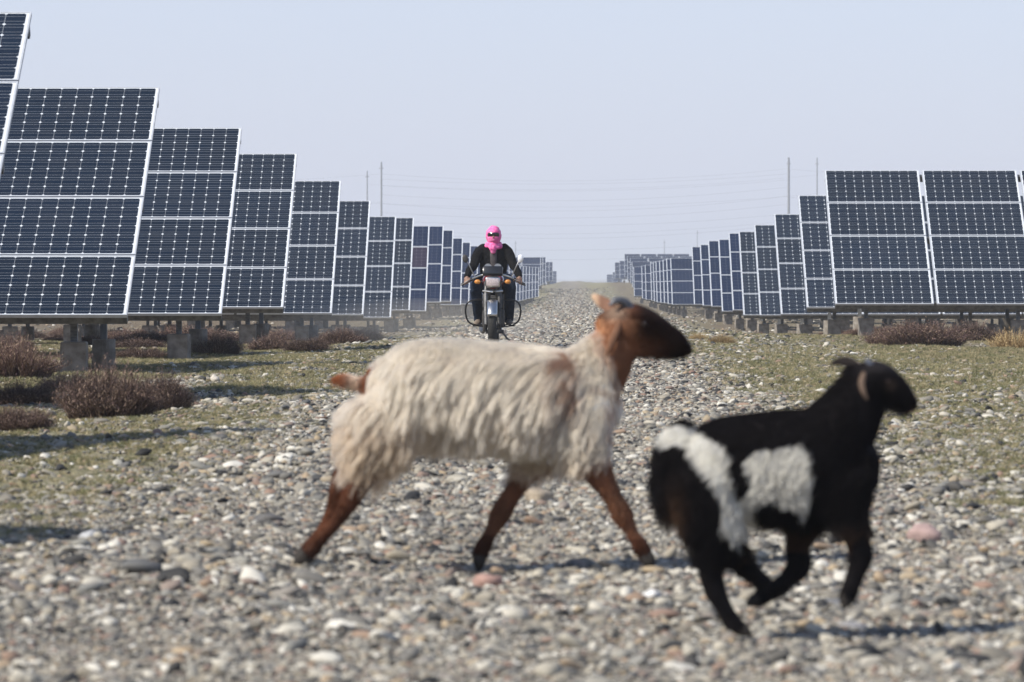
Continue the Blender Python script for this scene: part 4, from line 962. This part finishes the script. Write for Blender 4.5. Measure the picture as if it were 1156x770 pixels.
# ------------------------------------------------------------------ rider
rider = empty('person', (MX, D_M, tz(MX, D_M) + .01)); tag(rider, 'person in a black jacket and pink headscarf astride the motorcycle, hands on its grips', 'person')
skin = MB()
skin.tube([(0, .30, .84), (0, .30, 1.0), (0, .24, 1.2), (0, .20, 1.33)], [.10, .095, .10, .07], [.15, .13, .16, .13], n=20, k=4, cap='round')
skin.tube([(0, .19, 1.32), (0, .165, 1.42)], .05, n=16, k=2, cap='round')
skin.tube([(0, .125, 1.385), (0, .135, 1.43), (0, .145, 1.49), (0, .155, 1.54)], [.055, .082, .095, .075], [.045, .066, .074, .06], n=20, k=4, cap='round')
skin.ball((0, .038, 1.455), (.014, .022, .024))
for sx in (-1, 1):
    skin.tube([(sx * .17, .20, 1.28), (sx * .25, .10, 1.10), (sx * .305, -.03, 1.02), (sx * .345, -.16, .925), (sx * .345, -.20, .905)], [.052, .045, .038, .028, .026], ref=(0, 1, 0), n=14, k=4, cap='round')
    skin.tube([(sx * .345, -.17, .905), (sx * .345, -.205, .893)], [.024, .022], [.042, .044], n=14, k=2, cap='round')
    for f in range(4):
        fx = sx * (.312 + f * .022); gz = .877 - f * .012; l = (.9, 1, .97, .82)[f]
        skin.tube([(fx, -.215, gz + .028), (fx, -.215 - .040 * l, gz + .020), (fx, -.215 - .046 * l, gz - .010), (fx, -.215 - .012 * l, gz - .026)], [.0095, .009, .0085, .0075], ref=(1, 0, 0), n=10, k=4, cap='round')
    skin.tube([(sx * .318, -.19, .90), (sx * .290, -.20, .885), (sx * .275, -.225, .872)], [.012, .0105, .009], ref=(0, 1, 0), n=10, k=4, cap='round')
    skin.tube([(sx * .10, .33, .86), (sx * .20, .12, .85), (sx * .22, -.05, .72), (sx * .208, .06, .50), (sx * .20, .14, .38), (sx * .20, .08, .335)], [.08, .075, .055, .05, .04, .035], ref=(1, 0, 0), n=16, k=4, cap='round')
sk = remeshed(skin, .0065, 2); link('body', sk, rider, M['skin'])
for sx in (-1, 1): MB().ball((sx * .028, .066, 1.478), (.013, .008, .009), n=12).build('eye', M['eyes'], rider)
jk = MB()
jk.tube([(0, .31, .80), (0, .30, .90), (0, .28, 1.02), (0, .24, 1.18), (0, .21, 1.29), (0, .20, 1.36)], [.145, .15, .145, .14, .11, .07], [.19, .18, .18, .20, .185, .09], n=28, k=4, cap='round')
for sx in (-1, 1):
    jk.tube([(sx * .14, .20, 1.305), (sx * .205, .17, 1.235), (sx * .255, .09, 1.10), (sx * .305, -.02, 1.02), (sx * .338, -.12, .95), (sx * .342, -.155, .928)], [.065, .070, .060, .055, .047, .040], ref=(0, 1, 0), n=18, k=4, cap='round')
jm = remeshed(jk, .011, 3)
for v in jm.vertices:
    p = v.co; v.co = p + v.normal * (.010 * mn.noise(p * 9) + .006 * mn.noise(p * 22))
link('jacket', jm, rider, M['jacket'], True)
V = []       # shirt front showing in the open jacket
for i in range(12):
    t = i / 11; z = .95 + t * .39; yy = np.interp(z, [.90, 1.02, 1.18, 1.29, 1.36], [.138, .122, .082, .085, .12])
    for j in range(5):
        s = (j - 2) / 2; w = .032 + .02 * t; V.append((s * w, yy + .006 * s * s, z))
mb = MB(); mb.add(V, [(i * 5 + j, i * 5 + j + 1, (i + 1) * 5 + j + 1, (i + 1) * 5 + j) for i in range(11) for j in range(4)]); sh = mb.build('shirt', M['shirt'], rider); sh.modifiers.new('t', 'SOLIDIFY').thickness = .006
tr = MB()
tr.tube([(0, .40, .86), (0, .30, .88), (0, .22, .88)], [.11, .12, .09], [.17, .18, .14], n=20, k=2, cap='round')
for sx in (-1, 1):
    tr.tube([(sx * .09, .34, .87), (sx * .18, .16, .87), (sx * .222, -.04, .76), (sx * .222, -.05, .66), (sx * .210, .04, .50), (sx * .205, .11, .40), (sx * .205, .12, .345)], [.10, .095, .078, .075, .068, .062, .06], ref=(1, 0, 0), n=18, k=4, cap='round')
tm = remeshed(tr, .011, 3)
for v in tm.vertices:
    p = v.co; v.co = p + v.normal * (.009 * mn.noise(p * 11) + .005 * mn.noise(p * 24))
link('trousers', tm, rider, M['jeans'], True)
for sx in (-1, 1):
    s_ = MB(); s_.tube([(sx * .205, .17, .335), (sx * .208, .08, .32), (sx * .215, -.02, .31), (sx * .22, -.08, .305)], [.045, .045, .036, .026], [.042, .045, .048, .038], ref=(1, 0, 0), n=18, k=3, cap='round')
    s_.tube([(sx * .205, .13, .40), (sx * .207, .12, .34)], [.045, .05], ref=(1, 0, 0), n=14, k=2)
    link('shoe', remeshed(s_, .008, 2), rider, M['shoe'], True)
gl = MB()
gl.tube([(-.078, .085, 1.488), (-.055, .050, 1.488), (0, .028, 1.490), (.055, .050, 1.488), (.078, .085, 1.488)], [.014, .022, .021, .022, .014], .006, ref=(0, 1, 0), n=14, k=5, cap='round')
gl.build('sunglasses', M['black_paint'], rider)
# headscarf: wound round head and neck with a slit for the eyes
V = []; nu, nv = 56, 40
for i in range(nv + 1):
    th = PI * i / nv
    for j in range(nu):
        ph = 2 * PI * j / nu; cx, cy, cz = math.sin(th) * math.sin(ph), -math.sin(th) * math.cos(ph), math.cos(th)
        f = 1 + .05 * mn.noise((cx * 2.2, cy * 2.2, cz * 5.5)) + .03 * mn.noise((cx * 6, cy * 6, cz * 11)); chin = .10 * max(0, -cz)
        V.append((cx * .104 * f * (1 - chin), .145 + cy * .120 * f, 1.468 + cz * .140 * f))
Fq = []
for i in range(nv):
    for j in range(nu):
        th = (i + .5) / nv * PI; ph = (j + .5) / nu * 2 * PI; ph = ph - 2 * PI if ph > PI else ph
        if abs(ph) < .85 and -.04 < math.cos(th) < .34 - .12 * ph * ph: continue
        Fq.append((i * nu + j, i * nu + (j + 1) % nu, (i + 1) * nu + (j + 1) % nu, (i + 1) * nu + j))
mb = MB(); mb.add(V, Fq); hs = link('headscarf', mb.mesh('headscarf'), rider, M['scarf'], True); hs.modifiers.new('t', 'SOLIDIFY').thickness = .006
mb = MB()
for k, (r, z, rz) in enumerate(((.085, 1.355, .03), (.095, 1.325, .028))):
    Pq = [(r * math.cos(a), .165 + r * .95 * math.sin(a), z + .012 * math.sin(2 * a + k)) for a in np.linspace(0, 2 * PI, 22)]
    mb.tube(Pq, rz, ref=(0, 0, 1), n=12, k=2)
mb.tube([(-.02, .075, 1.35), (-.01, .055, 1.30), (.0, .06, 1.24)], [.035, .03, .012], [.04, .045, .03], n=14, k=4, cap='round')
nk = remeshed(mb, .009, 2)
for v in nk.vertices: v.co += v.normal * .008 * mn.noise(v.co * 28)
w_ = link('neck_wrap', nk, rider, M['scarf'], True); w_.parent = hs

# ------------------------------------------------------------------ haze
hz = MB(); hz.box((0, 6500, 15), (17000, 14000, 37))
m = bpy.data.materials.new('haze'); m.use_nodes = True; nt = m.node_tree; nt.nodes.clear(); o_ = nt.nodes.new('ShaderNodeOutputMaterial'); pv = nt.nodes.new('ShaderNodeVolumePrincipled')
pv.inputs['Color'].default_value = (.88, .93, 1.0, 1); pv.inputs['Density'].default_value = .00045; pv.inputs['Anisotropy'].default_value = .1
nt.links.new(pv.outputs[0], o_.inputs['Volume'])
USE_HAZE = True
db = MB(); db.ball((0, 0, 0), (2.3, 3.0, .42), n=32); dm = bpy.data.materials.new('dust'); dm.use_nodes = True; dn_ = dm.node_tree; dn_.nodes.clear()
do = dn_.nodes.new('ShaderNodeOutputMaterial'); dv = dn_.nodes.new('ShaderNodeVolumePrincipled'); dv.inputs['Color'].default_value = (.85, .80, .72, 1); dv.inputs['Density'].default_value = .05
dn_.links.new(dv.outputs[0], do.inputs['Volume']); d_o = db.build('dust_cloud', dm); d_o.location = (-2.3, 67, .2); tag(d_o, 'thin grey dust hanging left of the motorcycle beneath the arrays', 'dust', None, 'stuff')
if USE_HAZE: tag(hz.build('haze', m, None, False), 'thin pale blue haze over the plain', 'haze', None, 'stuff')

# ------------------------------------------------------------------ light, sky, camera
EL, AZ = R(42), R(33)     # sun from the left, a little behind the camera
S_ = Vector((-math.cos(AZ) * math.cos(EL), -math.sin(AZ) * math.cos(EL), math.sin(EL)))
ld = bpy.data.lights.new('sun', 'SUN'); ld.energy = 4.9; ld.angle = R(1.4); ld.color = (1, .94, .84)
lo = bpy.data.objects.new('sun', ld); COL.objects.link(lo); lo.rotation_euler = (-S_).to_track_quat('-Z', 'Y').to_euler()
w = bpy.data.worlds.new('World'); scene.world = w; w.use_nodes = True; nt = w.node_tree; bg = nt.nodes['Background']
sk = nt.nodes.new('ShaderNodeTexSky'); sk.sky_type = 'NISHITA'; sk.sun_disc = False; sk.sun_elevation = EL; sk.sun_rotation = math.atan2(S_.x, S_.y) % (2 * PI)
sk.air_density = 1.0; sk.dust_density = 1.2; sk.ozone_density = 2.5; sk.altitude = 1200
tint = nt.nodes.new('ShaderNodeMix'); tint.data_type = 'RGBA'; tint.blend_type = 'MULTIPLY'; tint.inputs['Factor'].default_value = 1; tint.inputs['B'].default_value = (1.0, 1.0, 1.0, 1)
gc = nt.nodes.new('ShaderNodeTexCoord'); sx_ = nt.nodes.new('ShaderNodeSeparateXYZ'); nt.links.new(gc.outputs['Generated'], sx_.inputs[0])
def wm(op, a, c):
    n = nt.nodes.new('ShaderNodeMath'); n.operation = op
    for i, v in enumerate((a, c)):
        if v is None: continue
        if isinstance(v, (int, float)): n.inputs[i].default_value = v
        else: nt.links.new(v, n.inputs[i])
    return n.outputs[0]
veil = wm('MULTIPLY', wm('EXPONENT', wm('MULTIPLY', wm('ABSOLUTE', sx_.outputs[2], None), -3.5), None), .94)
vmix = nt.nodes.new('ShaderNodeMix'); vmix.data_type = 'RGBA'; vmix.inputs['B'].default_value = (3.66, 3.80, 4.72, 1)
nt.links.new(veil, vmix.inputs['Factor']); nt.links.new(sk.outputs[0], vmix.inputs['A'])
nt.links.new(vmix.outputs['Result'], tint.inputs['A']); nt.links.new(tint.outputs['Result'], bg.inputs['Color']); bg.inputs['Strength'].default_value = .15

cd = bpy.data.cameras.new('camera'); cam = bpy.data.objects.new('camera', cd); COL.objects.link(cam); scene.camera = cam
cd.sensor_width = 36; cd.lens = 5000 / 1156 * 36; cd.clip_start = .1; cd.clip_end = 30000
cam.location = (0, 0, .93); cam.rotation_euler = Vector((-67 / 5000, 1, -72 / 5000)).to_track_quat('-Z', 'Y').to_euler()
cd.dof.use_dof = True; cd.dof.focus_distance = 56; cd.dof.aperture_fstop = 8.0
scene.view_settings.view_transform = 'Standard'; scene.view_settings.look = 'None'; scene.view_settings.exposure = .22; scene.view_settings.gamma = 1
scene.render.engine = 'CYCLES'; scene.cycles.use_denoising = True
scene.cycles.max_bounces = 9; scene.cycles.diffuse_bounces = 5; scene.cycles.glossy_bounces = 6; scene.cycles.transmission_bounces = 8; scene.cycles.transparent_max_bounces = 6; scene.cycles.volume_bounces = 1
scene.cycles_curves.shape = 'RIBBONS' if hasattr(scene, 'cycles_curves') else 'RIBBONS'
